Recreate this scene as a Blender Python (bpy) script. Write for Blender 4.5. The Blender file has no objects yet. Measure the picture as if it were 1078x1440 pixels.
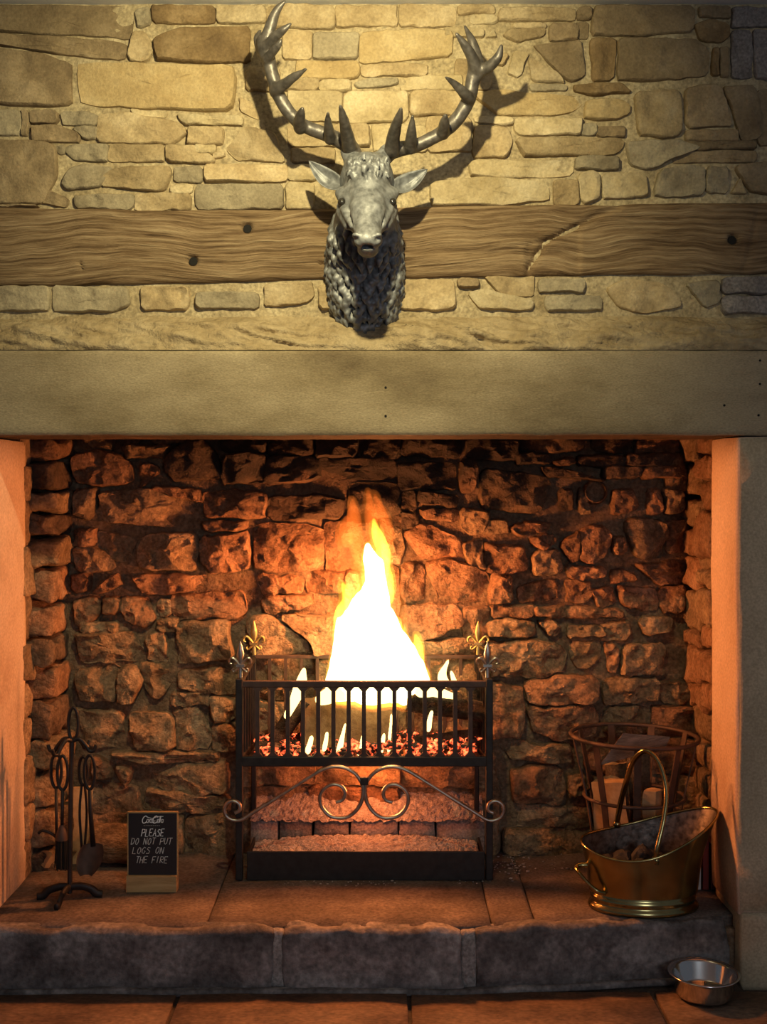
import bpy, bmesh, math, random
import numpy as np
from mathutils import Vector, Matrix, Euler

scene = bpy.context.scene
COL = scene.collection
F = 1600.0; CX = 539.0; HY = 680.0; CAMZ = 1.41; D0 = 3.2
# ------------------------------------------------------------------ camera
cam_d = bpy.data.cameras.new('camera'); cam = bpy.data.objects.new('camera', cam_d); COL.objects.link(cam)
cam.location = (0, -D0, CAMZ); cam.rotation_euler = (math.pi/2, 0, 0)
cam_d.sensor_fit = 'VERTICAL'; cam_d.sensor_height = 36.0; cam_d.sensor_width = 36.0
cam_d.lens = F*36.0/1440.0
cam_d.shift_y = -(720-HY)/1440.0
cam_d.clip_start = 0.05; cam_d.clip_end = 60
scene.camera = cam
# ------------------------------------------------------------------ world, lamps, exposure
w = bpy.data.worlds.new('world'); scene.world = w; w.use_nodes = True
w.node_tree.nodes['Background'].inputs[0].default_value = (0.80, 0.86, 1.0, 1)
w.node_tree.nodes['Background'].inputs[1].default_value = 0.085
vs = scene.view_settings
vs.view_transform = 'Standard'; vs.look = 'None'; vs.exposure = 0.0; vs.gamma = 1.0; vs.use_curve_mapping = False
scene.cycles.use_denoising = True
scene.cycles.max_bounces = 8
scene.cycles.sample_clamp_indirect = 6.0

def lamp(name, kind, loc, energy, color, **kw):
    d = bpy.data.lights.new(name, kind); d.energy = energy; d.color = color
    for k, v in kw.items(): setattr(d, k, v)
    o = bpy.data.objects.new(name, d); COL.objects.link(o); o.location = loc
    return o
def aim(o, target):
    o.rotation_euler = (Vector(target)-o.location).to_track_quat('-Z', 'Y').to_euler()

# ceiling spotlight that picks out the stag
sp = lamp('ceiling_spotlight', 'SPOT', (-0.06, -1.20, 2.58), 135, (1.0, 0.86, 0.46), spot_size=math.radians(102), spot_blend=0.95, shadow_soft_size=0.018)
aim(sp, (-0.22, 0.10, 2.25))
# the fire
lamp('fire_light', 'POINT', (-0.045, 0.45, 0.93), 215, (1.0, 0.31, 0.078), shadow_soft_size=0.07)
lamp('fire_tip_light', 'POINT', (-0.04, 0.44, 1.12), 64, (1.0, 0.30, 0.075), shadow_soft_size=0.05)
# glow of the ember bed through the floor of the grate
lamp('ember_light', 'POINT', (-0.05, 0.50, 0.475), 4.5, (1.0, 0.26, 0.07), shadow_soft_size=0.05)
# daylight from a window in the room behind the camera
win = lamp('room_window_light', 'AREA', (1.3, -5.2, 1.7), 26, (0.86, 0.93, 1.0), shape='RECTANGLE', size=1.0, size_y=1.2)
aim(win, (0.3, 0, 0.7))

# ------------------------------------------------------------------ helpers
def P(px, py, zd):
    return np.array([(px-CX)/F*zd, zd-D0, CAMZ-(py-HY)/F*zd])
def hearth_zd(py, z=0.17):
    return (CAMZ-z)*F/(py-HY)

def _hash(ix, iy, iz, seed):
    h = (ix.astype(np.int64)*374761393 + iy.astype(np.int64)*668265263 + iz.astype(np.int64)*2147483647 + seed*1274126177) & 0xFFFFFFFF
    h = ((h ^ (h >> 13))*1274126177) & 0xFFFFFFFF
    h = ((h ^ (h >> 16))*2246822519) & 0xFFFFFFFF
    return ((h ^ (h >> 15)) & 0xFFFF)/65535.0*2-1
def vnoise(p, seed=0):
    p = np.asarray(p, float); i = np.floor(p); f = p-i; i = i.astype(np.int64); f = f*f*(3-2*f)
    x, y, z = i[..., 0], i[..., 1], i[..., 2]; r = 0
    for dx in (0, 1):
        wx = f[..., 0] if dx else 1-f[..., 0]
        for dy in (0, 1):
            wy = f[..., 1] if dy else 1-f[..., 1]
            for dz in (0, 1):
                wz = f[..., 2] if dz else 1-f[..., 2]
                r = r + wx*wy*wz*_hash(x+dx, y+dy, z+dz, seed)
    return r
def fbm(p, seed=0, o=4):
    p = np.asarray(p, float); r = 0; a = 1.0
    for k in range(o):
        r = r + a*vnoise(p*(2.03**k)+k*17.3, seed+k); a *= 0.5
    return r/1.7

WORLD = {}
def link(o, parent=None, wloc=(0, 0, 0)):
    COL.objects.link(o); wloc = np.array(wloc, float)
    if parent is not None:
        o.parent = parent; o.location = wloc-WORLD[parent.name]
    else:
        o.location = wloc
    WORLD[o.name] = wloc
    return o
def props(o, label=None, cat=None, group=None, kind=None):
    if label: o['label'] = label
    if cat: o['category'] = cat
    if group: o['group'] = group
    if kind: o['kind'] = kind
    return o
def empty(name, wloc, label, cat, group=None):
    o = bpy.data.objects.new(name, None); o.empty_display_size = 0.05
    link(o, None, wloc); props(o, label, cat, group); return o
def mk(name, v, f, mat, parent=None, smooth=False, recalc=False, origin=None, mats=None, mi=None, sharp=None):
    v = np.asarray(v, float).reshape(-1, 3)
    if origin is None:
        origin = np.array([(v[:, 0].min()+v[:, 0].max())/2, (v[:, 1].min()+v[:, 1].max())/2, v[:, 2].min()])
    origin = np.asarray(origin, float)
    me = bpy.data.meshes.new(name); me.from_pydata((v-origin).tolist(), [], [list(map(int, q)) for q in f]); 
    for m_ in (mats or [mat]): me.materials.append(m_)
    if recalc:
        bm = bmesh.new(); bm.from_mesh(me); bmesh.ops.recalc_face_normals(bm, faces=bm.faces); bm.to_mesh(me); bm.free()
    if mi is not None: me.polygons.foreach_set('material_index', list(mi))
    if smooth: me.polygons.foreach_set('use_smooth', [True]*len(me.polygons))
    me.update()
    if sharp: me.set_sharp_from_angle(angle=math.radians(sharp))
    o = bpy.data.objects.new(name, me)
    return link(o, parent, origin)

class MB:
    """collects shapes for ONE mesh"""
    def __init__(s): s.v = []; s.f = []; s.m = []
    def add(s, v, f, m=0):
        b = len(s.v); s.v += [tuple(map(float, q)) for q in v]; s.f += [[i+b for i in q] for q in f]; s.m += [m]*len(f); return s
    def box(s, lo, hi, m=0):
        x0, y0, z0 = lo; x1, y1, z1 = hi
        v = [(x0,y0,z0),(x1,y0,z0),(x1,y1,z0),(x0,y1,z0),(x0,y0,z1),(x1,y0,z1),(x1,y1,z1),(x0,y1,z1)]
        return s.add(v, [(0,3,2,1),(4,5,6,7),(0,1,5,4),(1,2,6,5),(2,3,7,6),(3,0,4,7)], m)
    def bar(s, a, b, wx, wy, m=0, up=(0, 1, 0)):
        a = Vector(a); b = Vector(b); d = (b-a).normalized(); u = Vector(up)
        x = d.cross(u).normalized()*wx/2; y = x.cross(d).normalized()*wy/2
        v = [a-x-y, a+x-y, a+x+y, a-x+y, b-x-y, b+x-y, b+x+y, b-x+y]
        return s.add(v, [(0,3,2,1),(4,5,6,7),(0,1,5,4),(1,2,6,5),(2,3,7,6),(3,0,4,7)], m)
    def tube(s, pts, rad, n=8, m=0, flat=1.0, closed=False):
        v, f = tube(pts, rad, n, flat, closed); return s.add(v, f, m)
    def build(s, name, mat, parent=None, smooth=False, sharp=None, mats=None, bevel=0, origin=None):
        o = mk(name, s.v, s.f, mat, parent, smooth=smooth, recalc=True, mats=mats, mi=s.m if mats else None, sharp=sharp, origin=origin)
        if bevel:
            bv = o.modifiers.new('bevel', 'BEVEL'); bv.width = bevel; bv.segments = 2; bv.limit_method = 'ANGLE'; bv.angle_limit = math.radians(40)
        return o

def catmull(pts, k=6, closed=False):
    p = np.asarray(pts, float); n = len(p); out = []
    rng = range(n if closed else n-1)
    for i in rng:
        g = (lambda j: p[j % n]) if closed else (lambda j: p[min(max(j, 0), n-1)])
        a, b, c, d = g(i-1), g(i), g(i+1), g(i+2)
        for t in np.linspace(0, 1, k, endpoint=False):
            out.append(0.5*((2*b)+(-a+c)*t+(2*a-5*b+4*c-d)*t*t+(-a+3*b-3*c+d)*t**3))
    if not closed: out.append(p[-1])
    return np.array(out)
def tube(pts, rad, n=8, flat=1.0, closed=False):
    p = np.asarray(pts, float); N = len(p); rad = np.broadcast_to(np.asarray(rad, float), (N,))
    t = np.gradient(p, axis=0) if not closed else (np.roll(p, -1, 0)-np.roll(p, 1, 0))
    t /= np.linalg.norm(t, axis=1)[:, None]+1e-12
    up = np.array([0, 1, 0.0]) if abs(t[0][1]) < 0.9 else np.array([1, 0, 0.0])
    v = []; a = up-t[0]*np.dot(up, t[0]); a /= np.linalg.norm(a)
    for i in range(N):
        a = a-t[i]*np.dot(a, t[i]); a /= np.linalg.norm(a)+1e-12; b = np.cross(t[i], a)
        for k in range(n):
            q = 2*math.pi*k/n
            v.append(p[i]+rad[i]*(math.cos(q)*a*flat+math.sin(q)*b))
    f = []
    for i in range(N if closed else N-1):
        j = (i+1) % N
        for k in range(n):
            f.append((i*n+k, i*n+(k+1) % n, j*n+(k+1) % n, j*n+k))
    if not closed: f += [tuple(range(n))[::-1], tuple(range((N-1)*n, N*n))]
    return v, f
def lathe(prof, n=40, c=(0, 0, 0), sx=1, sy=1):
    v = []; f = []; m = len(prof)
    for k in range(n):
        q = 2*math.pi*k/n
        for (r, z) in prof: v.append((c[0]+r*sx*math.cos(q), c[1]+r*sy*math.sin(q), c[2]+z))
    for k in range(n):
        j = (k+1) % n
        for i in range(m-1): f.append((k*m+i, j*m+i, j*m+i+1, k*m+i+1))
    return v, f

# ---- signed-distance sculpting with surface nets
def surface_nets(d, org, h):
    s = d < 0; nx, ny, nz = d.shape
    acc = np.zeros((nx-1, ny-1, nz-1, 3)); cnt = np.zeros((nx-1, ny-1, nz-1))
    cs = [(i, j, k) for i in (0, 1) for j in (0, 1) for k in (0, 1)]
    sl = lambda a, c: a[c[0]:c[0]+nx-1, c[1]:c[1]+ny-1, c[2]:c[2]+nz-1]
    for a in cs:
        for ax in range(3):
            if a[ax]: continue
            b = list(a); b[ax] = 1
            da, db = sl(d, a), sl(d, b); cr = sl(s, a) != sl(s, b)
            t = np.where(cr, da/np.where(cr, da-db, 1), 0)
            for q in range(3):
                acc[..., q] += np.where(cr, a[q]+(t if q == ax else 0), 0)
            cnt += cr
    ok = cnt > 0; idx = -np.ones(ok.shape, int); idx[ok] = np.arange(ok.sum())
    cell = np.argwhere(ok); v = (cell+acc[ok]/cnt[ok][:, None])*h+np.asarray(org)
    faces = []
    for ax in range(3):
        u, w_ = [(1, 2), (2, 0), (0, 1)][ax]
        sh = [nx, ny, nz]; sa = [slice(0, n) for n in sh]; sa[ax] = slice(0, sh[ax]-1); sb = [slice(0, n) for n in sh]; sb[ax] = slice(1, sh[ax])
        cr = np.argwhere(s[tuple(sa)] != s[tuple(sb)])
        cr = cr[(cr[:, u] > 0) & (cr[:, w_] > 0) & (cr[:, u] < sh[u]-1) & (cr[:, w_] < sh[w_]-1)]
        if not len(cr): continue
        ins = s[cr[:, 0], cr[:, 1], cr[:, 2]]
        def I(du, dw):
            c = cr.copy(); c[:, u] -= du; c[:, w_] -= dw; return idx[c[:, 0], c[:, 1], c[:, 2]]
        q = np.stack([I(1, 1), I(0, 1), I(0, 0), I(1, 0)], 1); q[~ins] = q[~ins][:, ::-1]
        faces.append(q)
    return v, np.concatenate(faces).tolist()
def smin(a, b, k): 
    hh = np.clip(0.5+0.5*(b-a)/k, 0, 1); return b*(1-hh)+a*hh-k*hh*(1-hh)
class SDF:
    def __init__(s, lo, hi, h):
        s.lo = np.array(lo, float); s.h = h; n = np.ceil((np.array(hi)-s.lo)/h).astype(int)+1; s.n = n
        ax = [s.lo[i]+h*np.arange(n[i]) for i in range(3)]
        s.p = np.stack(np.meshgrid(*ax, indexing='ij'), -1); s.d = np.full(tuple(n), 0.5)
    def _win(s, lo, hi):
        a = np.clip(np.floor((np.array(lo)-s.lo)/s.h).astype(int), 0, s.n); b = np.clip(np.ceil((np.array(hi)-s.lo)/s.h).astype(int)+1, 0, s.n)
        return tuple(slice(a[i], b[i]) for i in range(3))
    def _mix(s, w_, d, k, op):
        o = s.d[w_]
        s.d[w_] = smin(o, d, k) if op == '+' else (-smin(-o, d, k) if op == '-' else o)
    def cap(s, a, b, ra, rb, k=0.01, op='+'):
        a = np.asarray(a, float); b = np.asarray(b, float); m = max(ra, rb)+k*2+3*s.h
        w_ = s._win(np.minimum(a, b)-m, np.maximum(a, b)+m); p = s.p[w_]
        if p.size == 0: return
        ab = b-a; t = np.clip(((p-a)@ab)/(ab@ab+1e-12), 0, 1)
        s._mix(w_, np.linalg.norm(p-a-t[..., None]*ab, axis=-1)-(ra+(rb-ra)*t), k, op)
    def ell(s, c, r, k=0.01, op='+', R=None):
        c = np.asarray(c, float); r = np.asarray(r, float); m = r.max()+k*2+3*s.h
        w_ = s._win(c-m, c+m); p = s.p[w_]-c
        if p.size == 0: return
        if R is not None: p = p@R
        k0 = np.linalg.norm(p/r, axis=-1); k1 = np.linalg.norm(p/(r*r), axis=-1)+1e-9
        s._mix(w_, k0*(k0-1)/k1, k, op)
    def chain(s, pts, rad, k=0.01):
        for i in range(len(pts)-1): s.cap(pts[i], pts[i+1], rad[i], rad[i+1], k)
    def mesh(s): return surface_nets(s.d, s.lo, s.h)

# ---- materials
def ramp(nt, stops):
    r = nt.nodes.new('ShaderNodeValToRGB'); e = r.color_ramp.elements
    while len(e) < len(stops): e.new(0.5)
    for q, (pos, c) in zip(e, stops): q.position = pos; q.color = (*c, 1)
    return r
def newmat(name):
    m = bpy.data.materials.new(name); m.use_nodes = True; nt = m.node_tree
    return m, nt, nt.nodes['Principled BSDF']
def mat_rock(name, cols, scale=9.0, bump=0.5, bump_scale=60.0, rough=0.9, vary=0.25, stretch=(1, 1, 1), soot=None, fine=0.35, spec=0.25, dist=0.006):
    m, nt, bs = newmat(name); N = nt.nodes.new; L = nt.links.new
    g = N('ShaderNodeNewGeometry'); mp = N('ShaderNodeMapping'); mp.inputs['Scale'].default_value = stretch
    L(g.outputs['Position'], mp.inputs['Vector'])
    n1 = N('ShaderNodeTexNoise'); n1.inputs['Scale'].default_value = scale; n1.inputs['Detail'].default_value = 6; n1.inputs['Roughness'].default_value = 0.62
    oi = N('ShaderNodeObjectInfo'); mu = N('ShaderNodeVectorMath'); mu.operation = 'ADD'
    cmb = N('ShaderNodeCombineXYZ'); ml = N('ShaderNodeMath'); ml.operation = 'MULTIPLY'; ml.inputs[1].default_value = 37.0
    L(oi.outputs['Random'], ml.inputs[0]); L(ml.outputs[0], cmb.inputs[0]); L(ml.outputs[0], cmb.inputs[2])
    L(mp.outputs[0], mu.inputs[0]); L(cmb.outputs[0], mu.inputs[1]); L(mu.outputs[0], n1.inputs['Vector'])
    k = len(cols); r = ramp(nt, [(0.28+0.44*i/max(1, k-1), c) for i, c in enumerate(cols)]); L(n1.outputs[0], r.inputs[0])
    # per-piece value shift
    hsv = N('ShaderNodeHueSaturation'); mr = N('ShaderNodeMapRange'); mr.inputs[3].default_value = 1-vary; mr.inputs[4].default_value = 1+vary
    L(oi.outputs['Random'], mr.inputs[0]); L(mr.outputs[0], hsv.inputs['Value']); L(r.outputs[0], hsv.inputs['Color'])
    # fine speckle
    n2 = N('ShaderNodeTexNoise'); n2.inputs['Scale'].default_value = bump_scale*2.2; n2.inputs['Detail'].default_value = 4
    L(mu.outputs[0], n2.inputs['Vector'])
    mr2 = N('ShaderNodeMapRange'); mr2.inputs[1].default_value = 0.3; mr2.inputs[2].default_value = 0.7; mr2.inputs[3].default_value = 1-fine; mr2.inputs[4].default_value = 1+fine
    L(n2.outputs[0], mr2.inputs[0]); mx = N('ShaderNodeVectorMath'); mx.operation = 'SCALE'; L(hsv.outputs[0], mx.inputs[0]); L(mr2.outputs[0], mx.inputs['Scale'])
    out = mx.outputs[0]
    if soot:
        out = soot_nodes(nt, g, out, soot)
    L(out, bs.inputs['Base Color'])
    n3 = N('ShaderNodeTexNoise'); n3.inputs['Scale'].default_value = bump_scale; n3.inputs['Detail'].default_value = 7; n3.inputs['Roughness'].default_value = 0.65
    L(mu.outputs[0], n3.inputs['Vector'])
    b = N('ShaderNodeBump'); b.inputs['Strength'].default_value = bump; b.inputs['Distance'].default_value = dist*2
    L(n3.outputs[0], b.inputs['Height']); L(b.outputs[0], bs.inputs['Normal'])
    bs.inputs['Roughness'].default_value = rough; bs.inputs['Specular IOR Level'].default_value = spec
    return m
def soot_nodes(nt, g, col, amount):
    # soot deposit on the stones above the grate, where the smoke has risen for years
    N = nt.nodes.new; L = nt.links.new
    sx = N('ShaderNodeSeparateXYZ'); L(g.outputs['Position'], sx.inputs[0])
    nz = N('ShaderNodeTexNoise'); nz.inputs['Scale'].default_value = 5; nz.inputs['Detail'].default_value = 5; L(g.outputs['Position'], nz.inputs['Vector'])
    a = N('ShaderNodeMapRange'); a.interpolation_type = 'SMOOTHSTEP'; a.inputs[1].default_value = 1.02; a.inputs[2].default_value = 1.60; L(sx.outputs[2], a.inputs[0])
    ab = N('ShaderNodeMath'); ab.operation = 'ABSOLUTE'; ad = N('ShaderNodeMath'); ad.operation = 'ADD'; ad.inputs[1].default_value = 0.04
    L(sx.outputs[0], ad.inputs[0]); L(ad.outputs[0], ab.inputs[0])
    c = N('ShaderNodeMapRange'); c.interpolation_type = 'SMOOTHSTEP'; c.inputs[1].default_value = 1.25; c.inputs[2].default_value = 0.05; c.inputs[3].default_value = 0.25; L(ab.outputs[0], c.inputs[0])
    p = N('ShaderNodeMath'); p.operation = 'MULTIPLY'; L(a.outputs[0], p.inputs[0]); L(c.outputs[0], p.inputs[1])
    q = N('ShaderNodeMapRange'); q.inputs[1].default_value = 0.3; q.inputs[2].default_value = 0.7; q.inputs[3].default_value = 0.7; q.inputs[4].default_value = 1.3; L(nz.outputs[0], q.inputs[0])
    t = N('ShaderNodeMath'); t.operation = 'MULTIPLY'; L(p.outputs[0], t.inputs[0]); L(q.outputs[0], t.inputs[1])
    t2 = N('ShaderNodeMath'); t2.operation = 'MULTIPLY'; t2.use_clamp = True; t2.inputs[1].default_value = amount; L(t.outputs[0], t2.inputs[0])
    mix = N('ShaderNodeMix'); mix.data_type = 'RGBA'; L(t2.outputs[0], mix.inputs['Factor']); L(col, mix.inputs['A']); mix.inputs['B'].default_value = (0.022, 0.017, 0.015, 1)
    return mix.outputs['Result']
def mat_metal(name, col, rough=0.4, metallic=1.0, bump=0.15, scale=40, var=0.25):
    m, nt, bs = newmat(name); N = nt.nodes.new; L = nt.links.new
    g = N('ShaderNodeNewGeometry'); n = N('ShaderNodeTexNoise'); n.inputs['Scale'].default_value = scale; n.inputs['Detail'].default_value = 5
    L(g.outputs['Position'], n.inputs['Vector'])
    r = ramp(nt, [(0.3, tuple(c*(1-var) for c in col)), (0.7, tuple(min(1, c*(1+var)) for c in col))]); L(n.outputs[0], r.inputs[0]); L(r.outputs[0], bs.inputs['Base Color'])
    rr = N('ShaderNodeMapRange'); rr.inputs[3].default_value = max(0.03, rough*0.75); rr.inputs[4].default_value = min(1, rough*1.3); L(n.outputs[0], rr.inputs[0]); L(rr.outputs[0], bs.inputs['Roughness'])
    if bump:
        b = N('ShaderNodeBump'); b.inputs['Strength'].default_value = bump; b.inputs['Distance'].default_value = 0.004; L(n.outputs[0], b.inputs['Height']); L(b.outputs[0], bs.inputs['Normal'])
    bs.inputs['Metallic'].default_value = metallic
    return m
def mat_wood(name, cols, axis=(1.2, 1.2, 22), scale=3.0, bump=0.6, rough=0.75, local=False, warp=.09):
    m, nt, bs = newmat(name); N = nt.nodes.new; L = nt.links.new
    if local:
        g = N('ShaderNodeTexCoord'); src = g.outputs['Object']
    else:
        g = N('ShaderNodeNewGeometry'); src = g.outputs['Position']
    wn = N('ShaderNodeTexNoise'); wn.inputs['Scale'].default_value = 2.2; L(src, wn.inputs['Vector'])
    sc = N('ShaderNodeVectorMath'); sc.operation = 'SCALE'; sc.inputs['Scale'].default_value = warp; L(wn.outputs[1], sc.inputs[0])
    ad = N('ShaderNodeVectorMath'); L(src, ad.inputs[0]); L(sc.outputs[0], ad.inputs[1])
    mp = N('ShaderNodeMapping'); mp.inputs['Scale'].default_value = axis; L(ad.outputs[0], mp.inputs['Vector'])
    n = N('ShaderNodeTexNoise'); n.inputs['Scale'].default_value = scale; n.inputs['Detail'].default_value = 8; n.inputs['Roughness'].default_value = 0.68; L(mp.outputs[0], n.inputs['Vector'])
    k = len(cols); r = ramp(nt, [(0.3+0.4*i/(k-1), c) for i, c in enumerate(cols)]); L(n.outputs[0], r.inputs[0]); L(r.outputs[0], bs.inputs['Base Color'])
    b = N('ShaderNodeBump'); b.inputs['Strength'].default_value = bump; b.inputs['Distance'].default_value = 0.012; L(n.outputs[0], b.inputs['Height']); L(b.outputs[0], bs.inputs['Normal'])
    bs.inputs['Roughness'].default_value = rough; bs.inputs['Specular IOR Level'].default_value = 0.3
    return m
def mat_plain(name, col, rough=0.6, metallic=0, emit=0, ecol=None):
    m, nt, bs = newmat(name); bs.inputs['Base Color'].default_value = (*col, 1); bs.inputs['Roughness'].default_value = rough; bs.inputs['Metallic'].default_value = metallic
    n = nt.nodes.new('ShaderNodeTexNoise'); n.inputs['Scale'].default_value = 120; b = nt.nodes.new('ShaderNodeBump'); b.inputs['Strength'].default_value = 0.08
    nt.links.new(n.outputs[0], b.inputs['Height']); nt.links.new(b.outputs[0], bs.inputs['Normal'])
    if emit: bs.inputs['Emission Color'].default_value = (*(ecol or col), 1); bs.inputs['Emission Strength'].default_value = emit
    return m
def mat_flame_volume(name, col, strength):
    m = bpy.data.materials.new(name); m.use_nodes = True; nt = m.node_tree; nt.nodes.clear()
    o = nt.nodes.new('ShaderNodeOutputMaterial'); e = nt.nodes.new('ShaderNodeEmission'); e.inputs[0].default_value = (*col, 1); e.inputs[1].default_value = strength
    nt.links.new(e.outputs[0], o.inputs['Volume']); return m
def mat_flame(name, col, strength):
    m = bpy.data.materials.new(name); m.use_nodes = True; nt = m.node_tree; nt.nodes.clear()
    o = nt.nodes.new('ShaderNodeOutputMaterial'); e = nt.nodes.new('ShaderNodeEmission'); e.inputs[0].default_value = (*col, 1); e.inputs[1].default_value = strength
    nt.links.new(e.outputs[0], o.inputs['Surface']); return m

# upper wall sandstones
U = {
 't': mat_rock('sandstone_buff', [(.22,.155,.08), (.36,.27,.15), (.50,.40,.25)], vary=.16, fine=.16),
 'o': mat_rock('sandstone_ochre', [(.31,.215,.10), (.41,.30,.15), (.50,.39,.22)], vary=.08, fine=.14),
 'g': mat_rock('sandstone_grey', [(.19,.15,.095), (.285,.235,.155), (.38,.32,.215)], vary=.12, fine=.16),
 'b': mat_rock('sandstone_brown', [(.15,.105,.06), (.24,.175,.10), (.34,.26,.16)], vary=.14, fine=.16),
 'd': mat_rock('sandstone_dark', [(.11,.07,.035), (.19,.125,.06), (.29,.205,.11)], vary=.12, fine=.16),
 'p': mat_rock('sandstone_pale', [(.30,.225,.115), (.43,.34,.20), (.55,.46,.30)], vary=.10, fine=.14),
 'v': mat_rock('sandstone_slate', [(.13,.11,.10), (.20,.175,.16), (.27,.24,.22)], vary=.15),
}
M_mortar = mat_rock('wall_mortar', [(.25,.19,.105), (.36,.285,.17), (.46,.38,.24)], scale=14, bump=.6, bump_scale=45, vary=.0)
# fireback stones
FB = {
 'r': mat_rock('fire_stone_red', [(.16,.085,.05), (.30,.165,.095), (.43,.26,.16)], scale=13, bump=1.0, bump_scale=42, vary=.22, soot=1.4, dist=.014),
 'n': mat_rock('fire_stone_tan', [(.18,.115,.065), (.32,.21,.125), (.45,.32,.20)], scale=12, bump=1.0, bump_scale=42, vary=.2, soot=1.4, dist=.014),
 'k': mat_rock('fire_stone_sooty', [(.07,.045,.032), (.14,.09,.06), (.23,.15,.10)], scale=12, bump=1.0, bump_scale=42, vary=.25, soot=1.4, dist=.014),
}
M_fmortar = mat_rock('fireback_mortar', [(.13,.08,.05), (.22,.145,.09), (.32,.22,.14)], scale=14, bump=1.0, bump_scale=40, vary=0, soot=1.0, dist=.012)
M_lintel = mat_rock('lintel_sandstone', [(.115,.082,.047), (.225,.172,.10), (.33,.262,.163), (.39,.315,.20)], scale=2.6, bump=.3, bump_scale=90, vary=0, stretch=(.7,1,1.6), fine=.2)
M_ledge = mat_rock('ledge_sandstone', [(.28,.20,.10), (.40,.305,.175), (.50,.40,.25)], scale=6, bump=.9, bump_scale=26, vary=0, fine=.15, dist=.012)
M_jamb = mat_rock('jamb_sandstone', [(.30,.235,.15), (.42,.345,.235), (.52,.43,.30)], scale=4, bump=.3, bump_scale=70, vary=.06, fine=.18)
M_jambi = mat_rock('firelit_jamb_sandstone', [(.44,.30,.21), (.58,.43,.32), (.66,.51,.40)], scale=4, bump=.35, bump_scale=60, vary=.05, fine=.15)  # lighter, pinker copy of the jamb stone: firelight painted into its colour
M_joint = mat_rock('hearth_joint_mortar', [(.20,.18,.17), (.32,.295,.28), (.42,.39,.37)], scale=12, vary=0)
M_hearth = mat_rock('hearth_stone', [(.06,.052,.05), (.17,.15,.145), (.38,.345,.33)], scale=9, bump=.8, bump_scale=30, vary=.12)
M_slab = mat_rock('hearth_slab_stone', [(.075,.057,.048), (.125,.097,.083), (.19,.15,.128)], scale=6, bump=.35, bump_scale=50, vary=.10)
M_flag = mat_rock('floor_flagstone', [(.08,.052,.036), (.17,.112,.076), (.28,.19,.125)], scale=5.5, bump=.3, bump_scale=28, vary=.16, stretch=(1,1.6,1), rough=.6)
M_grout = mat_rock('floor_grout', [(.06,.048,.04), (.10,.08,.065)], scale=10, vary=0)
M_ceil = mat_rock('ceiling_plaster', [(.62,.62,.62), (.72,.72,.72)], scale=5, bump=.1, vary=0, fine=.04)
M_beam = mat_wood('old_oak', [(.055,.03,.014), (.17,.105,.053), (.30,.205,.115), (.40,.295,.175)], axis=(1.0,1.0,26), scale=4.6, bump=1.0, warp=.16)
M_iron = mat_metal('black_iron', (.035,.030,.030), rough=.5, metallic=.6)
M_ironr = mat_metal('fireglow_iron', (.075,.045,.038), rough=.55, metallic=.4)  # grate iron tinted brown: the glow of the fire painted in
M_ironl = mat_metal('worn_steel', (.42,.38,.34), rough=.36, metallic=1.0)
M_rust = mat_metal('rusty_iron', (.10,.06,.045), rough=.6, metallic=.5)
M_bronze = mat_metal('stag_bronze', (.19,.195,.205), rough=.50, metallic=.35, bump=.5, scale=60, var=.45)
M_antler = mat_metal('antler_bronze', (.10,.088,.08), rough=.42, metallic=.4, bump=.3, scale=60, var=.4)
M_brass = mat_metal('aged_brass', (.34,.28,.125), rough=.20, metallic=1.0, bump=.05, scale=14, var=.3)
M_brassin = mat_metal('worn_inner_brass', (.15,.125,.11), rough=.40, metallic=.7, bump=.4, scale=60, var=.6)
M_steel = mat_metal('stainless_steel', (.75,.75,.74), rough=.13, metallic=1.0, bump=.0, scale=20, var=.05)
M_ironlit = mat_metal('firelit_iron', (.55,.40,.16), rough=.38, metallic=.9)  # rear finials: golden firelight painted into the colour of the iron
M_bark = mat_rock('log_bark', [(.05,.032,.02), (.12,.08,.05), (.2,.14,.09)], scale=18, bump=1.0, bump_scale=50, vary=.2, dist=.012)
M_barkl = mat_rock('firelit_bark', [(.10,.055,.03), (.25,.145,.075), (.42,.27,.15)], scale=16, bump=1.0, bump_scale=45, vary=.15, dist=.012, stretch=(1,1,2.5))  # lighter orange copy of the log bark, with firelight in its colour
M_char = mat_rock('charred_bark', [(.012,.010,.009), (.05,.038,.03), (.13,.10,.08)], scale=22, bump=1.0, bump_scale=50, vary=.2, dist=.012)
M_split = mat_wood('split_wood', [(.30,.17,.08), (.45,.29,.15), (.58,.41,.24)], axis=(1,1,1), scale=14, bump=.4, local=True)
M_splitd = mat_wood('dimmed_split_wood', [(.10,.055,.028), (.20,.12,.06), (.30,.19,.10)], axis=(1,1,1), scale=16, bump=.5, local=True)  # split wood darkened in colour to offset the close flame light
M_coal = mat_rock('coal', [(.008,.008,.009), (.02,.02,.022), (.05,.05,.055)], scale=30, bump=.6, vary=.2, rough=.6, spec=.35)
M_ash = mat_rock('ash', [(.22,.18,.165), (.42,.36,.33), (.6,.54,.5)], scale=60, bump=1.0, bump_scale=120, vary=0)
M_board = mat_plain('chalkboard', (.013,.012,.016), .55)
M_chalk = mat_plain('chalk', (.62,.62,.62), .9)
M_paint = mat_plain('white_print', (.8,.85,.9), .6)
M_pine = mat_wood('sign_pine', [(.30,.19,.08), (.42,.28,.13), (.50,.36,.18)], axis=(1,1,14), scale=6, bump=.15)
M_red = mat_plain('red_card', (.20,.022,.018), .55)
M_redd = mat_plain('dark_red_card', (.11,.018,.014), .55)
M_white = mat_plain('white_card', (.5,.48,.45), .6)
M_eye = mat_plain('bronze_eye', (.02,.018,.016), .12)
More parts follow.
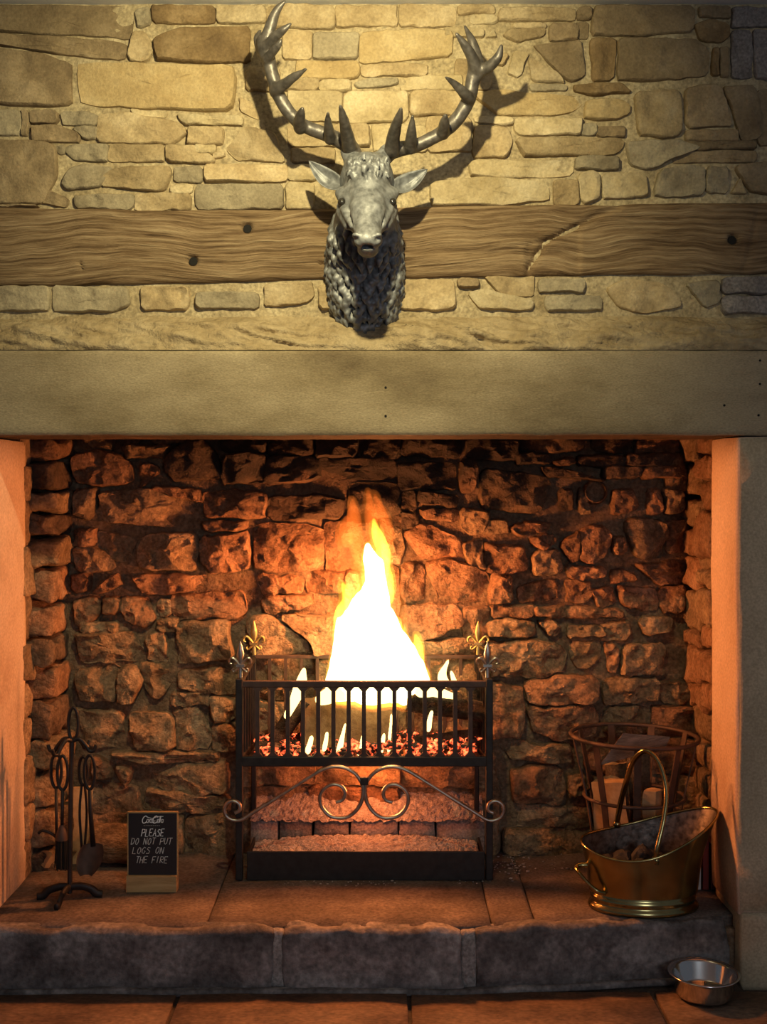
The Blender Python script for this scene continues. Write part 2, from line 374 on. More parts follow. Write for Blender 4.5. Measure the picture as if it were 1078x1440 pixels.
M_dark = mat_plain('hole_shade_bristle_black', (.008,.007,.006), 1.0)  # near black: painted shade of the holes, own colour of the bristles
M_brick = mat_rock('fire_brick', [(.16,.12,.11), (.26,.2,.185), (.36,.29,.26)], scale=12, vary=.45, bump=.7)

# ================================================================== SETTING
def grid_mesh(us, vs_, fn):
    v = [fn(u, q) for q in vs_ for u in us]; n = len(us); f = []
    for j in range(len(vs_)-1):
        for i in range(n-1): f.append((j*n+i, j*n+i+1, (j+1)*n+i+1, (j+1)*n+i))
    return v, f
def rock_box(name, lo, hi, mat, parent, seed, n=4, rough=.012, rnd=.02, amp_f=14, smooth=True, shear=False):
    """a rugged stone block: subdivided box, rounded edges, noisy faces"""
    lo = np.array(lo, float); hi = np.array(hi, float); c = (lo+hi)/2; h = (hi-lo)/2
    t = np.linspace(-1, 1, n+1); key = {}; v = []; f = []
    def vid(p):
        k = tuple(np.round(p, 4))
        if k not in key: key[k] = len(v); v.append(p)
        return key[k]
    for ax in range(3):
        for sgn in (-1, 1):
            a, b = (ax+1) % 3, (ax+2) % 3
            for i in range(n):
                for j in range(n):
                    q = []
                    for (ii, jj) in ((i, j), (i+1, j), (i+1, j+1), (i, j+1)):
                        p = np.zeros(3); p[ax] = sgn; p[a] = t[ii]; p[b] = t[jj]; q.append(vid(p))
                    f.append(q if sgn > 0 else q[::-1])
    v = np.array(v)
    r = np.minimum(rnd, h*0.9); core = h-r
    p = v*h; q = np.clip(p, -core, core); d = p-q; ln = np.linalg.norm(d/r, axis=1)[:, None]
    out = q+np.where(ln > 1e-6, d/np.maximum(ln, 1e-6)*np.maximum(np.abs(d/r).max(1)[:, None], 1e-6), 0)
    w_ = out+c
    nn = np.stack([fbm(w_*amp_f+seed*3.1, seed+i*11, 4) for i in range(3)], 1)
    w_ = w_+nn*rough
    if shear: w_[:, 1] += np.clip(w_[:, 0]-.24, 0, 2)*.115*np.clip((.3-w_[:, 1])/.3, 0, 1)
    return mk(name, w_, f, mat, parent, smooth=smooth)

def poly_of(e):
    e = list(e)
    if isinstance(e[0], (int, float)):
        x0, y0, x1, y1 = e; return [(x0, y0), (x1, y0), (x1, y1), (x0, y1)]
    return e
def stone(poly, depth, mat, parent, seed, plane, rough=.006, bevel=.010, K=40, back=.03, jit=.004, freq=22, tilt=.05, facet=.0, clip=.008, grow=.0):
    """one stone of a wall: traced outline (u right, v up, metres) and a proud, hewn face"""
    p = np.array(poly, float)
    if (np.roll(p[:, 0], -1)*p[:, 1]-p[:, 0]*np.roll(p[:, 1], -1)).sum() > 0: p = p[::-1]
    if grow:
        cc = p.mean(0); hw0 = np.maximum((p.max(0)-p.min(0))/2, .004); p = cc+(p-cc)*(1+grow/hw0)
    rnd = random.Random(seed); q = []
    for i in range(len(p)):                                   # knock the corners off, each differently
        a, b = p[i], p[(i+1) % len(p)]; l = np.linalg.norm(b-a); c = min(.22, clip*rnd.uniform(.3, 1.8)/max(l, 1e-6)); d_ = min(.22, clip*rnd.uniform(.3, 1.8)/max(l, 1e-6)); q += [a+(b-a)*c, a+(b-a)*(1-d_)]
    q = np.array(q); d = np.linalg.norm(np.roll(q, -1, 0)-q, axis=1); s = np.concatenate([[0], np.cumsum(d)]); qq = np.vstack([q, q[:1]])
    t = np.linspace(0, s[-1], K, endpoint=False)
    o = np.stack([np.interp(t, s, qq[:, 0]), np.interp(t, s, qq[:, 1])], 1)
    o3 = np.concatenate([o, np.full((K, 1), seed*1.7)], 1)
    o = o+np.stack([fbm(o3*26, seed, 4), fbm(o3*26+9, seed+5, 4)], 1)*jit
    c = (o.min(0)+o.max(0))/2; hw = np.maximum((o.max(0)-o.min(0))/2, .006)
    ta, tb = rnd.uniform(-tilt, tilt), rnd.uniform(-tilt, tilt); depth *= rnd.uniform(.65, 1.35)
    bv = min(bevel, hw.min()*.45)
    rings = []
    for (b, hgt) in ((-.002, -back), (0, depth*.35), (bv*.4, depth*.85), (bv*1.0, depth)):
        sc = np.maximum(1-b/hw, .1); rings.append((c+(o-c)*sc, hgt))
    base = np.maximum(1-bv/hw, .1)
    for k in (.86, .70, .54, .38, .20): rings.append((c+(o-c)*base*k, depth))
    pl = []
    for _ in range(6):
        an = rnd.uniform(0, 6.283); sl = rnd.uniform(.2, 1.0)*facet; dirv = np.array([math.cos(an), math.sin(an)])/hw*hw.min(); pl.append((rnd.uniform(-.2, 1.0), sl, dirv/np.linalg.norm(dirv)))
    V = []
    for i, (r, hgt) in enumerate(rings):
        r3 = np.concatenate([r, np.full((K, 1), seed*.77)], 1)
        h = np.full(K, hgt)
        if i >= 1:
            wgt = 1 if i >= 3 else .7
            n1 = fbm(r3*freq, seed+20, 4); n2 = np.abs(fbm(r3*freq*.7+5, seed+31, 3))
            h = h+wgt*(rough*n1-rough*1.1*np.clip(n2*2.2-.35, -.3, .6)+(r-c)@np.array([ta, tb]))
            if facet:
                cut = np.min([(off*.5)*hw.min()*sl*2+.004-sl*((r-c)@dv) for off, sl, dv in pl], axis=0)
                h = h+np.clip(cut, -.75*abs(depth), 0)*wgt
        V.append(np.concatenate([r, h[:, None]], 1))
    cc = np.array([[c[0], c[1], np.mean(V[-1][:, 2])]])
    V = np.vstack(V+[cc]); nr = len(rings); f = []
    for i in range(nr-1):
        for k in range(K):
            j = (k+1) % K; f.append((i*K+k, i*K+j, (i+1)*K+j, (i+1)*K+k))
    for k in range(K): f.append(((nr-1)*K+k, (nr-1)*K+(k+1) % K, nr*K))
    kind, off = plane
    if kind == 'front': W = np.stack([V[:, 0], off-V[:, 2], V[:, 1]], 1); nd = np.array([0, -1, 0])
    elif kind == 'left': W = np.stack([off+V[:, 2], V[:, 0], V[:, 1]], 1); nd = np.array([1, 0, 0])
    else: W = np.stack([off-V[:, 2], V[:, 0], V[:, 1]], 1); nd = np.array([-1, 0, 0])
    a, b, e = W[f[-1][0]], W[f[-1][1]], W[f[-1][2]]
    if np.dot(np.cross(b-a, e-a), nd) < 0: f = [q[::-1] for q in f]
    org = W.mean(0)
    return mk('stone', W, f, mat, parent, smooth=True, origin=org, sharp=38)

# ---- floor: flagstones on a bed
fl = MB().box((-3.2, -4.6, -.06), (3.2, .9, -.012)).build('floor', M_grout); props(fl, 'reddish brown flagstone floor in front of the hearth', kind='structure')
rows = [(-.035, -.60), (-.61, -1.2), (-1.21, -1.85), (-1.86, -2.5), (-2.51, -3.2), (-3.21, -4.0)]
cuts0 = [-3.1, -2.45, -1.85, -1.22, -.565, .07, .745, 1.35, 2.0, 2.6, 3.15]
sd = 900
for i, (y1, y0) in enumerate(rows):
    cuts = cuts0 if i == 0 else [c+((i*37) % 11-5)*.055 for c in cuts0]
    for a, b in zip(cuts[:-1], cuts[1:]):
        sd += 1; rock_box('flagstone', (a+.005, y0+.004, -.03), (b-.005, y1-.004, .004*((sd*7) % 3)/3), M_flag, fl, sd, n=4, rough=.0028, rnd=.007, amp_f=5)
# strip of floor under the foot of the walls, either side of the hearth
# ---- ceiling
ce = MB().box((-3.2, -4.6, 2.80), (3.2, 1.0, 2.9)).build('ceiling', M_ceil); props(ce, kind='structure')

# ---- upper wall (chimney breast) with its stones
YW = .10; ZW = D0+YW
us = np.linspace(-2.4, 2.4, 240); vz = np.linspace(1.70, 2.81, 60)
def wf(u, q):
    n = float(0); return (u, YW, q)
v, f = grid_mesh(us, vz, wf); v = np.array(v); v[:, 1] += .001+.007*fbm(v*14, 3, 4)
b0 = len(v); v = np.vstack([v, [(-2.4, .34, 1.70), (2.4, .34, 1.70), (2.4, .34, 2.81), (-2.4, .34, 2.81)]])
f.append((b0+3, b0+2, b0+1, b0))
wall_u = mk('wall_back', v, f, M_mortar, smooth=True); props(wall_u, 'coursed sandstone rubble wall above the fireplace', kind='structure')

UST = [
 ('b', [(-6,10),(188,9),(186,57),(130,51),(60,49),(-6,45)]), ('b', [(-6,51),(60,53),(135,57),(181,63),(176,85),(120,81),(60,73),(-6,65)]),
 ('b', [(-6,70),(60,77),(101,91),(102,148),(60,150),(-6,147)]), ('t', [(188,46),(205,46),(217,70),(207,89),(180,85)]), ('g', [(190,15),(210,12),(212,34),(194,40)]),
 ('d', (214,10,303,33)), ('t', (305,10,374,33)), ('d', [(216,56),(250,42),(300,40),(352,37),(352,88),(300,90),(222,85)]),
 ('o', [(110,92),(150,89),(329,95),(331,110),(326,156),(135,150),(112,144)]),
 ('g', (-6,156,29,189)), ('b', (32,156,40,190)), ('b', (44,157,82,174)), ('g', [(87,158),(120,157),(138,163),(137,178),(90,176)]), ('b', [(45,178),(84,177),(115,190),(113,200),(46,199)]), ('g', [(100,180),(138,180),(137,196),(120,199)]),
 ('t', [(141,163),(180,160),(256,175),(262,186),(245,202),(136,200)]), ('p', [(183,155),(237,158),(234,165),(190,163)]), ('p', [(249,160),(290,164),(343,164),(342,177),(258,175)]),
 ('t', (264,180,314,204)), ('t', [(318,211),(345,178),(386,188),(402,231),(368,226),(332,226)]),
 ('b', [(-6,197),(70,200),(80,212),(81,250),(60,287),(-6,286)]), ('g', [(78,207),(92,204),(93,216),(84,218)]), ('g', [(95,206),(150,204),(150,226),(106,226),(94,215)]), ('t', (153,204,231,228)), ('t', [(234,206),(270,206),(300,220),(298,230),(234,229)]), ('p', (273,206,303,217)), ('t', (301,216,315,222)),
 ('g', [(87,257),(100,237),(125,231),(158,237),(144,262),(95,268)]), ('t', [(147,247),(165,237),(240,235),(242,250),(232,271),(195,268),(142,262)]), ('g', (246,236,285,257)), ('t', (288,233,405,256)), ('p', (241,262,271,272)), ('g', (275,261,398,295)),
 ('b', [(64,269),(96,277),(94,292),(58,286)]), ('g', [(105,276),(188,273),(187,295),(106,292)]), ('t', (191,273,268,296)), ('p', (403,259,442,294)), ('b', (-6,289,54,291)),
 ('t', (376,10,470,40)), ('t', (473,10,558,38)), ('t', (398,46,438,84)), ('g', (441,48,503,84)), ('o', [(506,48),(600,43),(638,46),(632,80),(570,86),(506,90)]),
 ('o', (416,88,504,112)), ('t', (507,93,600,108)), ('t', (394,113,447,128)), ('p', (450,114,493,129)), ('g', [(497,118),(520,112),(558,111),(559,119),(540,122),(503,124)]), ('p', (563,108,650,127)),
 ('p', (405,131,480,172)), ('p', (483,130,572,173)), ('t', (576,130,658,163)), ('t', (405,176,520,206)), ('p', (524,178,600,214)), ('t', [(336,135),(360,150),(366,170),(350,163),(338,156)]), ('p', (405,234,445,254)), ('t', (410,210,470,230)), ('t', (346,98,392,128)),
 ('t', (562,9,640,38)), ('t', (644,8,694,20)), ('p', (662,23,698,33)), ('t', (701,13,808,30)), ('t', (722,34,768,40)), ('p', (626,41,680,53)), ('p', [(684,54),(694,42),(698,54)]), ('t', [(706,52),(714,42),(768,41),(765,52),(730,58)]), ('b', (772,35,812,58)),
 ('t', [(700,76),(714,78),(708,93),(697,91)]), ('p', [(722,74),(741,78),(732,109),(714,104)]), ('b', [(750,66),(815,58),(822,108),(800,118),(778,98)]), ('t', [(742,80),(778,102),(796,118),(746,113)]), ('g', (745,119,796,128)), ('t', (640,84,690,126)),
 ('o', [(664,135),(700,129),(740,131),(822,136),(815,151),(800,159),(775,162),(700,162)]), ('d', [(804,121),(870,118),(889,131),(830,134),(805,130)]), ('o', [(823,141),(870,142),(885,147),(884,160),(862,170),(822,166)]),
 ('t', (600,166,662,214)), ('p', [(666,166),(716,166),(722,170),(720,176),(668,174)]), ('p', (724,168,816,190)), ('g', (819,176,837,190)), ('b', (841,179,878,192)), ('t', [(667,178),(716,181),(721,200),(712,222),(664,222)]), ('t', [(725,196),(879,196),(874,212),(860,218),(736,220)]),
 ('p', [(660,227),(805,226),(806,247),(760,250),(700,252),(660,248)]), ('g', (809,222,868,239)), ('p', [(606,258),(680,251),(768,257),(774,280),(700,289),(606,288)]), ('t', (778,255,812,289)), ('p', [(813,248),(830,241),(842,244),(842,281),(816,288)]), ('p', [(846,246),(905,243),(911,275),(847,281)]),
 ('g', [(920,275),(926,240),(960,233),(989,236),(990,273),(955,278)]), ('g', (993,236,1022,272)), ('g', [(879,201),(950,199),(985,209),(937,227),(912,240),(886,232)]), ('t', [(892,131),(952,127),(958,150),(956,189),(935,196),(896,190)]),
 ('b', [(962,125),(1010,120),(1024,160),(1028,178),(965,180)]), ('b', [(1013,124),(1060,122),(1072,170),(1068,194),(1042,199),(1030,165)]), ('b', (1064,128,1088,205)), ('b', (962,184,1036,199)), ('b', (945,214,1062,228)), ('b', (960,201,1062,211)),
 ('t', [(1026,272),(1040,250),(1048,272)]), ('b', [(1030,236),(1088,226),(1088,276),(1052,270)]), ('b', [(835,11),(976,10),(974,44),(900,51),(830,50)]), ('b', (811,12,831,29)), ('b', (808,32,827,54)), ('d', [(829,57),(865,56),(862,112),(832,114)]), ('b', [(868,57),(978,58),(996,72),(994,108),(900,115),(868,112)]),
 ('d', [(976,36),(1000,28),(1022,34),(1025,50),(1012,61),(983,57)]), ('d', (1000,70,1009,107)), ('b', (1012,68,1022,108)), ('v', (1029,12,1088,39)), ('v', (1027,44,1056,110)), ('v', (1059,44,1088,112)), ('b', (982,10,1026,25)),
 # course between beam and lintel
 ('g', (-6,404,70,437)), ('g', [(73,403),(180,405),(183,430),(160,438),(77,438)]), ('t', (199,405,265,435)), ('g', (276,412,363,434)), ('t', [(372,401),(440,397),(441,420),(425,428),(373,430)]), ('t', (448,402,475,434)),
 ('t', [(560,394),(638,393),(640,432),(610,438),(562,434)]), ('b', (643,393,672,404)), ('t', [(680,391),(750,389),(750,417),(702,414)]), ('p', [(657,412),(680,407),(749,424),(747,436),(672,434)]), ('g', (758,392,820,411)), ('g', (765,417,845,436)), ('t', [(851,406),(880,393),(925,397),(953,415),(958,430),(905,442),(868,432)]), ('g', [(962,399),(1010,396),(1012,425),(990,432)]), ('v', (1015,391,1088,413)), ('v', (1015,417,1088,441)),
]
sd = 100
for c, e in UST:
    sd += 1; poly = [(P(x, y, ZW)[0], P(x, y, ZW)[2]) for x, y in poly_of(e)]
    stone(poly, .0150, U[c], wall_u, sd, ('front', YW), rough=.0075, bevel=.0045, jit=.0055, facet=.12, grow=.003, tilt=.06)
rr = random.Random(5)
for side in (-1, 1):                                        # the courses go on past the frame
    z = 1.87
    while z < 2.78:
        hgt = rr.uniform(.045, .10)
        if z < 2.22 and z+hgt > 2.0: z = 2.225; continue
        x = 1.125
        while x < 2.3:
            wd = rr.uniform(.09, .24); a, b = side*x, side*(x+wd); a, b = min(a, b), max(a, b); sd += 1
            stone([(a, z), (b, z), (b, min(z+hgt, 2.79)), (a, min(z+hgt, 2.79))], .0105, U[rr.choice('tgbbd')], wall_u, sd, ('front', YW), rough=.0075, bevel=.0045, jit=.0055, facet=.12)
            x += wd+.012
        z += hgt+.012

# ---- timber beam let into the wall
def seg_dist(x, y, pl):
    best = np.full(x.shape, 1e9)
    for (a, b) in zip(pl[:-1], pl[1:]):
        ax, ay = a; dx, dy = b[0]-ax, b[1]-ay; t = np.clip(((x-ax)*dx+(y-ay)*dy)/(dx*dx+dy*dy), 0, 1)
        best = np.minimum(best, np.hypot(x-ax-t*dx, y-ay-t*dy))
    return best
nx, nz = 620, 44
X = np.linspace(-2.4, 2.4, nx); px = CX+X*F/ZW
top = 293+3*np.sin(px*.006)-np.clip((px-860)*.035, 0, 9)+2.0*fbm(np.stack([px*.02, px*0, px*0], 1), 4, 3)
bot = 401-np.clip((px-100)*.03, 0, 12)-np.clip((px-750)*.012, -2, 3)+2.2*fbm(np.stack([px*.02, px*0+7, px*0], 1), 8, 3)
PX = np.repeat(px[:, None], nz, 1); T = np.linspace(0, 1, nz)[None]; PY = top[:, None]+(bot-top)[:, None]*T
pts = np.stack([PX*.004, PY*.055, PX*0], -1)
wob = pts.copy(); wob[..., 1] += .55*vnoise(np.stack([PX*.011, PY*.02, PX*0], -1), 6)
H = .022+.0065*fbm(wob*np.array([1.2, 1.3, 1]), 12, 4)-.006*np.clip(np.abs(fbm(wob*np.array([.7, 2.2, 1]), 15, 2)-.1)*-8+.6, 0, 1)
for hx, hy, r in ((348,322,7), (272,368,7), (1028,338,7), (452,372,2.5), (115,372,2.5), (118,379,2)):
    dd = np.hypot((PX-hx), (PY-hy)); H -= .030*np.clip(1.35-dd/r, 0, 1)
dc = seg_dist(PX, PY, [(868,294), (842,302), (800,325), (766,342), (742,380)]); H -= .018*np.clip(1.2-dc/5, 0, 1)
rec = ((PX-700) > 0) & (PX < 870) & (PY > 345-(PX-742)*.42) & (PX < 815) & (PX > 738); H = H-.008*rec
dc = seg_dist(PX, PY, [(690,358), (740,345), (770,340)]); H -= .007*np.clip(1.2-dc/3, 0, 1)
dc = seg_dist(PX, PY, [(1062,300), (1052,350), (1040,390)]); H -= .006*np.clip(1.2-dc/4, 0, 1)
edge = np.minimum(T, 1-T); H -= .014*np.clip(1-edge/.07, 0, 1)**2
V = np.stack([np.repeat(X[:, None], nz, 1), YW-H, CAMZ-(PY-HY)/F*ZW], -1)
Vt = V[:, :1].copy(); Vt[..., 1] = YW+.03; Vb = V[:, -1:].copy(); Vb[..., 1] = YW+.03
V = np.concatenate([Vt, V, Vb], 1); n2 = nz+2; f = []
for i in range(nx-1):
    for j in range(n2-1): f.append((i*n2+j, i*n2+j+1, (i+1)*n2+j+1, (i+1)*n2+j))
bo = mk('timber_beam', V.reshape(-1, 3), f, M_beam, smooth=True); props(bo, 'long weathered oak beam set into the stone wall behind the stag head', 'beam')
for hx, hy, r in ((348,322,6), (272,368,6), (1028,338,6)):   # old peg holes, the shade inside painted as dark discs
    c = P(hx, hy, ZW-.013); v, f = lathe([(0, 0), (r/F*ZW, 0), (r/F*ZW, .004)], 12)
    v = [(c[0]+a, c[1]-.004-cz*0, c[2]+b) for a, b, cz in v]; mk('peg_hole_shade', v, f, M_dark, bo, recalc=True)

# ---- lintel with its rough sloping top
lm = empty('stone_lintel', (0, 0, 1.546), 'massive smooth sandstone lintel spanning the fireplace opening under the beam', 'lintel')
ZB, ZT = 1.546, 1.786
us = np.linspace(-2.4, 2.4, 300); vz = np.concatenate([[ZB, ZB+.004], np.linspace(ZB+.012, ZT-.012, 16), [ZT-.004, ZT]])
V = np.array([(u, 0, z) for z in vz for u in us]); V[:, 1] = .0018*fbm(V*np.array([4, 4, 7]), 21, 4)
V[:, 1] += .008*np.clip(1-np.minimum(V[:, 2]-ZB, ZT-V[:, 2])/.010, 0, 1)**2
V[:, 2] += np.where(V[:, 2] > ZT-.001, .003, np.where(V[:, 2] < ZB+.001, .003, 0))*fbm(V*np.array([9, 1, 1]), 4, 3)
n = len(us); f = [(j*n+i, j*n+i+1, (j+1)*n+i+1, (j+1)*n+i) for j in range(len(vz)-1) for i in range(n-1)]
b = len(V); V = np.vstack([V, [(-2.4, .30, ZB), (2.4, .30, ZB), (2.4, .30, ZT), (-2.4, .30, ZT)]]); f += [(b+3, b+2, b+1, b)]; fs = V[:n].copy(); fs2 = V[:n].copy(); fs2[:, 1] = .30
mk('lintel_face', V, f, M_lintel, lm, smooth=True, sharp=50)
mk('sooty_underside', np.vstack([fs, fs2]), [(i, n+i, n+i+1, i+1) for i in range(n-1)], FB['k'], lm)
for hx, hy in ((542,545), (542,585), (1068,507), (1068,540), (1066,584), (1018,570)):
    c = P(hx, hy, D0); r = .0035; v, f = lathe([(0, 0), (r, 0), (r, .006)], 8)
    mk('drill_hole_shade', [(c[0]+a, -.0012+cz, c[2]+b) for a, b, cz in v], f, M_dark, lm, recalc=True)  # dark disc on the face, painted shade of a drilled hole
us = np.linspace(-2.4, 2.4, 760); ts = np.linspace(0, 1, 26)
V = np.array([(u, 0, t) for t in ts for u in us]); t = V[:, 2].copy()
pz = 1.7865+t*.112; py_ = .003+.107*t**1.5
rg = np.sin(np.clip(t, 0, 1)*math.pi)**.6
nse = fbm(np.stack([V[:, 0]*9, t*2.0, t*0], 1), 33, 5); nse2 = np.abs(fbm(np.stack([V[:, 0]*8+t*3, t*2.2, t*0+4], 1), 35, 4))
V = np.stack([V[:, 0], py_-rg*(.022+.030*nse-.055*nse2), pz+.010*rg*nse], 1)
n = len(us); f = [(j*n+i, j*n+i+1, (j+1)*n+i+1, (j+1)*n+i) for j in range(len(ts)-1) for i in range(n-1)]
mk('sloping_top', V, f, M_ledge, lm, smooth=True)

# ---- fireback
XL, XR = -1.128, 1.0; YB = .65; ZF = D0+YB
us = np.linspace(-1.5, 1.5, 220); vz = np.linspace(.10, 2.6, 180)
v, f = grid_mesh(us, vz, lambda u, q: (u, YB, q)); v = np.array(v); v[:, 1] += .0+.014*fbm(v*13, 43, 4)
v2 = v.copy(); b0 = len(v); v = np.vstack([v, [(-1.5, .9, .1), (1.5, .9, .1), (1.5, .9, 2.6), (-1.5, .9, 2.6)]]); f.append((b0+3, b0+2, b0+1, b0))
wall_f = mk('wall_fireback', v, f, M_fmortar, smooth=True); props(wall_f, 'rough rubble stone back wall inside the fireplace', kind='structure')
FST = [
 (105,618,155,634), [(160,614),(203,615),(172,638),(158,636)], [(104,641),(150,633),(182,650),(182,680),(135,682),(106,676)], [(168,627),(238,628),(226,641),(175,643)], [(196,650),(216,652),(218,668),(197,686)], [(232,642),(260,622),(286,622),(305,640),(308,672),(240,673)], (212,613,258,622),
 [(104,690),(134,690),(127,728),(104,726)], [(139,692),(205,690),(272,706),(272,742),(200,738),(127,731),(140,715)], [(212,686),(278,688),(280,703),(240,698)], (104,744,130,765), [(133,748),(165,752),(188,762),(176,790),(150,785),(134,772)], [(102,773),(130,769),(155,783),(158,800),(108,804)], [(192,760),(215,752),(270,751),(276,772),(272,800),(197,797)], (102,810,123,832), [(134,830),(160,808),(170,824),(140,834)], [(184,813),(215,808),(288,811),(289,828),(200,836)],
 [(314,641),(355,637),(371,641),(370,675),(313,678)], (310,618,372,634), [(286,692),(330,690),(371,695),(368,727),(290,726)], [(282,736),(345,735),(345,745),(290,748)], [(280,757),(345,750),(350,798),(300,806),(282,790)],
 [(103,846),(138,843),(132,870),(108,882)], (145,843,165,862), [(170,840),(205,843),(218,870),(200,880),(172,872)], [(238,840),(340,833),(345,858),(330,868),(245,870)], (222,846,235,866),
 [(105,893),(185,891),(202,930),(112,932)], [(206,896),(228,888),(232,930),(206,930)], [(250,882),(270,874),(318,874),(325,924),(250,931)], (222,872,246,888), (112,877,162,889),
 [(103,945),(165,939),(158,985),(112,985)], [(170,940),(190,937),(200,960),(180,994),(163,985)], [(196,937),(240,935),(241,955),(228,984),(206,975)], [(248,946),(300,941),(334,950),(335,974),(285,976),(250,967)], (240,977,290,992),
 [(108,1000),(168,1005),(172,1040),(160,1055),(115,1050)], [(180,1006),(238,1005),(242,1052),(190,1055)], [(243,1001),(275,997),(294,1030),(290,1055),(246,1055)], [(294,982),(330,985),(325,1015),(300,1016)], (299,1022,332,1056),
 [(155,1061),(305,1060),(303,1072),(200,1073)], [(130,1066),(155,1076),(152,1096),(132,1096)], [(162,1083),(185,1083),(178,1103),(168,1100)], [(195,1083),(235,1077),(316,1075),(318,1115),(250,1118),(200,1105)],
 [(110,1102),(190,1110),(196,1146),(112,1146)], [(202,1114),(322,1124),(320,1144),(202,1142)], (202,1148,255,1205), (260,1150,330,1204), (110,1150,198,1215),
 (376,616,440,639), (445,614,500,640), (505,614,562,645), (567,617,648,640), [(374,645),(445,643),(447,675),(375,680)], (450,645,556,672), (562,652,640,686), [(378,700),(440,698),(485,702),(480,728),(378,728)], (490,680,560,725), (566,692,586,716),
 [(355,739),(430,738),(454,745),(450,798),(430,802),(360,802)], (458,735,530,800), (536,730,565,790), [(360,812),(376,809),(425,815),(420,834),(372,838)], [(366,843),(440,838),(438,854),(400,861),(372,864)], (430,806,500,832), (505,800,560,868),
 [(350,872),(368,865),(434,906),(430,920),(350,918)], [(392,868),(500,870),(490,920),(442,920),(436,900)], [(588,692),(645,696),(640,711),(590,706)], [(590,716),(644,716),(645,731),(595,728)], [(566,748),(600,740),(648,757),(655,788),(592,785)], [(651,766),(678,760),(680,800),(660,800)],
 [(649,716),(690,722),(676,750),(660,750),(649,742)], [(649,646),(670,650),(668,690),(650,690)], [(677,668),(684,661),(777,673),(770,702),(758,721),(678,715)], (656,620,728,644), [(598,792),(640,788),(688,806),(688,842),(620,850)], [(566,852),(640,855),(652,880),(600,900),(570,898)], (655,858,686,900), (566,795,594,845), (510,872,562,920), (566,903,680,922),
 (732,615,820,633), (728,638,776,648), [(780,650),(800,642),(812,650),(790,658)], [(762,656),(800,663),(858,674),(770,669)], (836,613,892,636), (896,613,952,636), (816,642,880,654), (884,640,956,654), (850,658,900,671), (904,657,956,671),
 (788,690,806,716), [(816,687),(826,690),(830,722),(818,722)], [(864,690),(890,688),(900,718),(865,722)], [(914,690),(930,690),(934,720),(914,722)], (938,690,960,718),
 [(682,730),(714,731),(716,750),(684,752)], [(718,741),(760,733),(778,739),(770,746),(730,753)], [(747,757),(775,753),(783,763),(765,772),(749,766)], [(683,767),(735,771),(744,800),(700,808),(684,804)], [(752,779),(785,776),(793,800),(780,808),(751,806)],
 [(790,760),(815,750),(815,790),(806,792)], [(818,747),(845,737),(860,746),(855,770),(848,788),(819,790)], (864,758,879,778), [(880,736),(895,731),(935,733),(938,765),(933,783),(895,783),(885,760)], (940,735,966,775),
 [(798,799),(855,801),(852,813),(805,815)], (862,806,893,817), [(896,796),(960,790),(962,820),(930,822)], (692,813,718,846), [(730,826),(782,817),(785,842),(733,849)], (799,819,831,845), [(833,831),(862,825),(866,849),(845,854)], [(869,828),(924,832),(926,860),(882,854)], (930,828,962,860),
 (692,853,750,867), (755,856,796,866), (801,859,876,868), [(690,873),(750,876),(755,889),(745,896),(690,893)], [(758,877),(780,873),(790,888),(776,896)], [(798,881),(840,881),(852,894),(801,896)], [(847,881),(885,873),(888,898),(852,901)], [(900,871),(948,871),(945,888),(910,892)],
 [(687,906),(760,900),(797,916),(794,940),(770,953),(690,950)], [(803,906),(845,906),(845,930),(822,943),(807,930)], [(853,908),(870,912),(868,946),(858,948)], [(878,910),(935,906),(935,949),(876,949)],
 [(741,961),(800,952),(842,956),(838,985),(770,992),(743,985)], [(851,957),(925,957),(925,985),(851,991)], [(930,965),(980,960),(982,994),(934,990)], [(689,962),(735,969),(735,1035),(691,1037)], [(743,997),(830,994),(841,1010),(835,1035),(780,1042),(752,1025)], [(850,1000),(915,997),(915,1032),(855,1032)], (920,998,985,1036),
 [(700,1046),(800,1051),(805,1074),(720,1070)], [(720,1086),(780,1077),(795,1091),(793,1130),(722,1128)], (800,1092,822,1114), (800,1118,826,1135), (716,1139,832,1165), (708,1170,830,1203), (826,1042,905,1088), (910,1042,990,1088), (830,1094,990,1130), (838,1136,990,1165), (838,1170,990,1205),
 (346,926,440,984), (445,926,560,984), (565,926,684,984), (338,990,450,1050), (455,990,570,1050), (575,990,684,1050), (336,1056,440,1105), (445,1056,560,1105), (565,1056,695,1105), (336,1110,430,1200), (435,1110,560,1200), (565,1110,700,1200),
 (940,640,966,690),(566,720,586,742), (486,806,504,868), (690,935,700,950),
]
sd = 400; rr = random.Random(9)
for e in FST:
    sd += 1; poly = [(P(x, y, ZF-.04)[0], P(x, y, ZF-.04)[2]) for x, y in poly_of(e)]
    cy = np.mean([q[1] for q in poly_of(e)]); c = rr.choice('rrnnk' if cy < 760 else ('rrn' if cy < 880 else 'nnrn'))
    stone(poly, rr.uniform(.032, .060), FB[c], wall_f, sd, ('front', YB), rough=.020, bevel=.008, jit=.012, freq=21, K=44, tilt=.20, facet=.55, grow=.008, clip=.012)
z = 1.575
while z < 2.5:                                               # the flue goes on above the lintel
    x = -1.05; hgt = rr.uniform(.06, .11)
    while x < 1.0:
        wd = rr.uniform(.1, .24); sd += 1
        stone([(x, z), (x+wd, z), (x+wd, z+hgt), (x, z+hgt)], .04, FB['k'], wall_f, sd, ('front', YB), rough=.015, bevel=.015, jit=.008, K=20); x += wd+.015
    z += hgt+.015
c = P(838, 692, ZF-.04); v, f = lathe([(0, 0), (.033, 0), (.042, -.010), (.034, -.022)], 16)   # round vent hole
mk('vent_hole', [(c[0]+a, YB-.012+cz, c[2]+b) for a, b, cz in v], f, M_fmortar, wall_f, recalc=True, smooth=True)

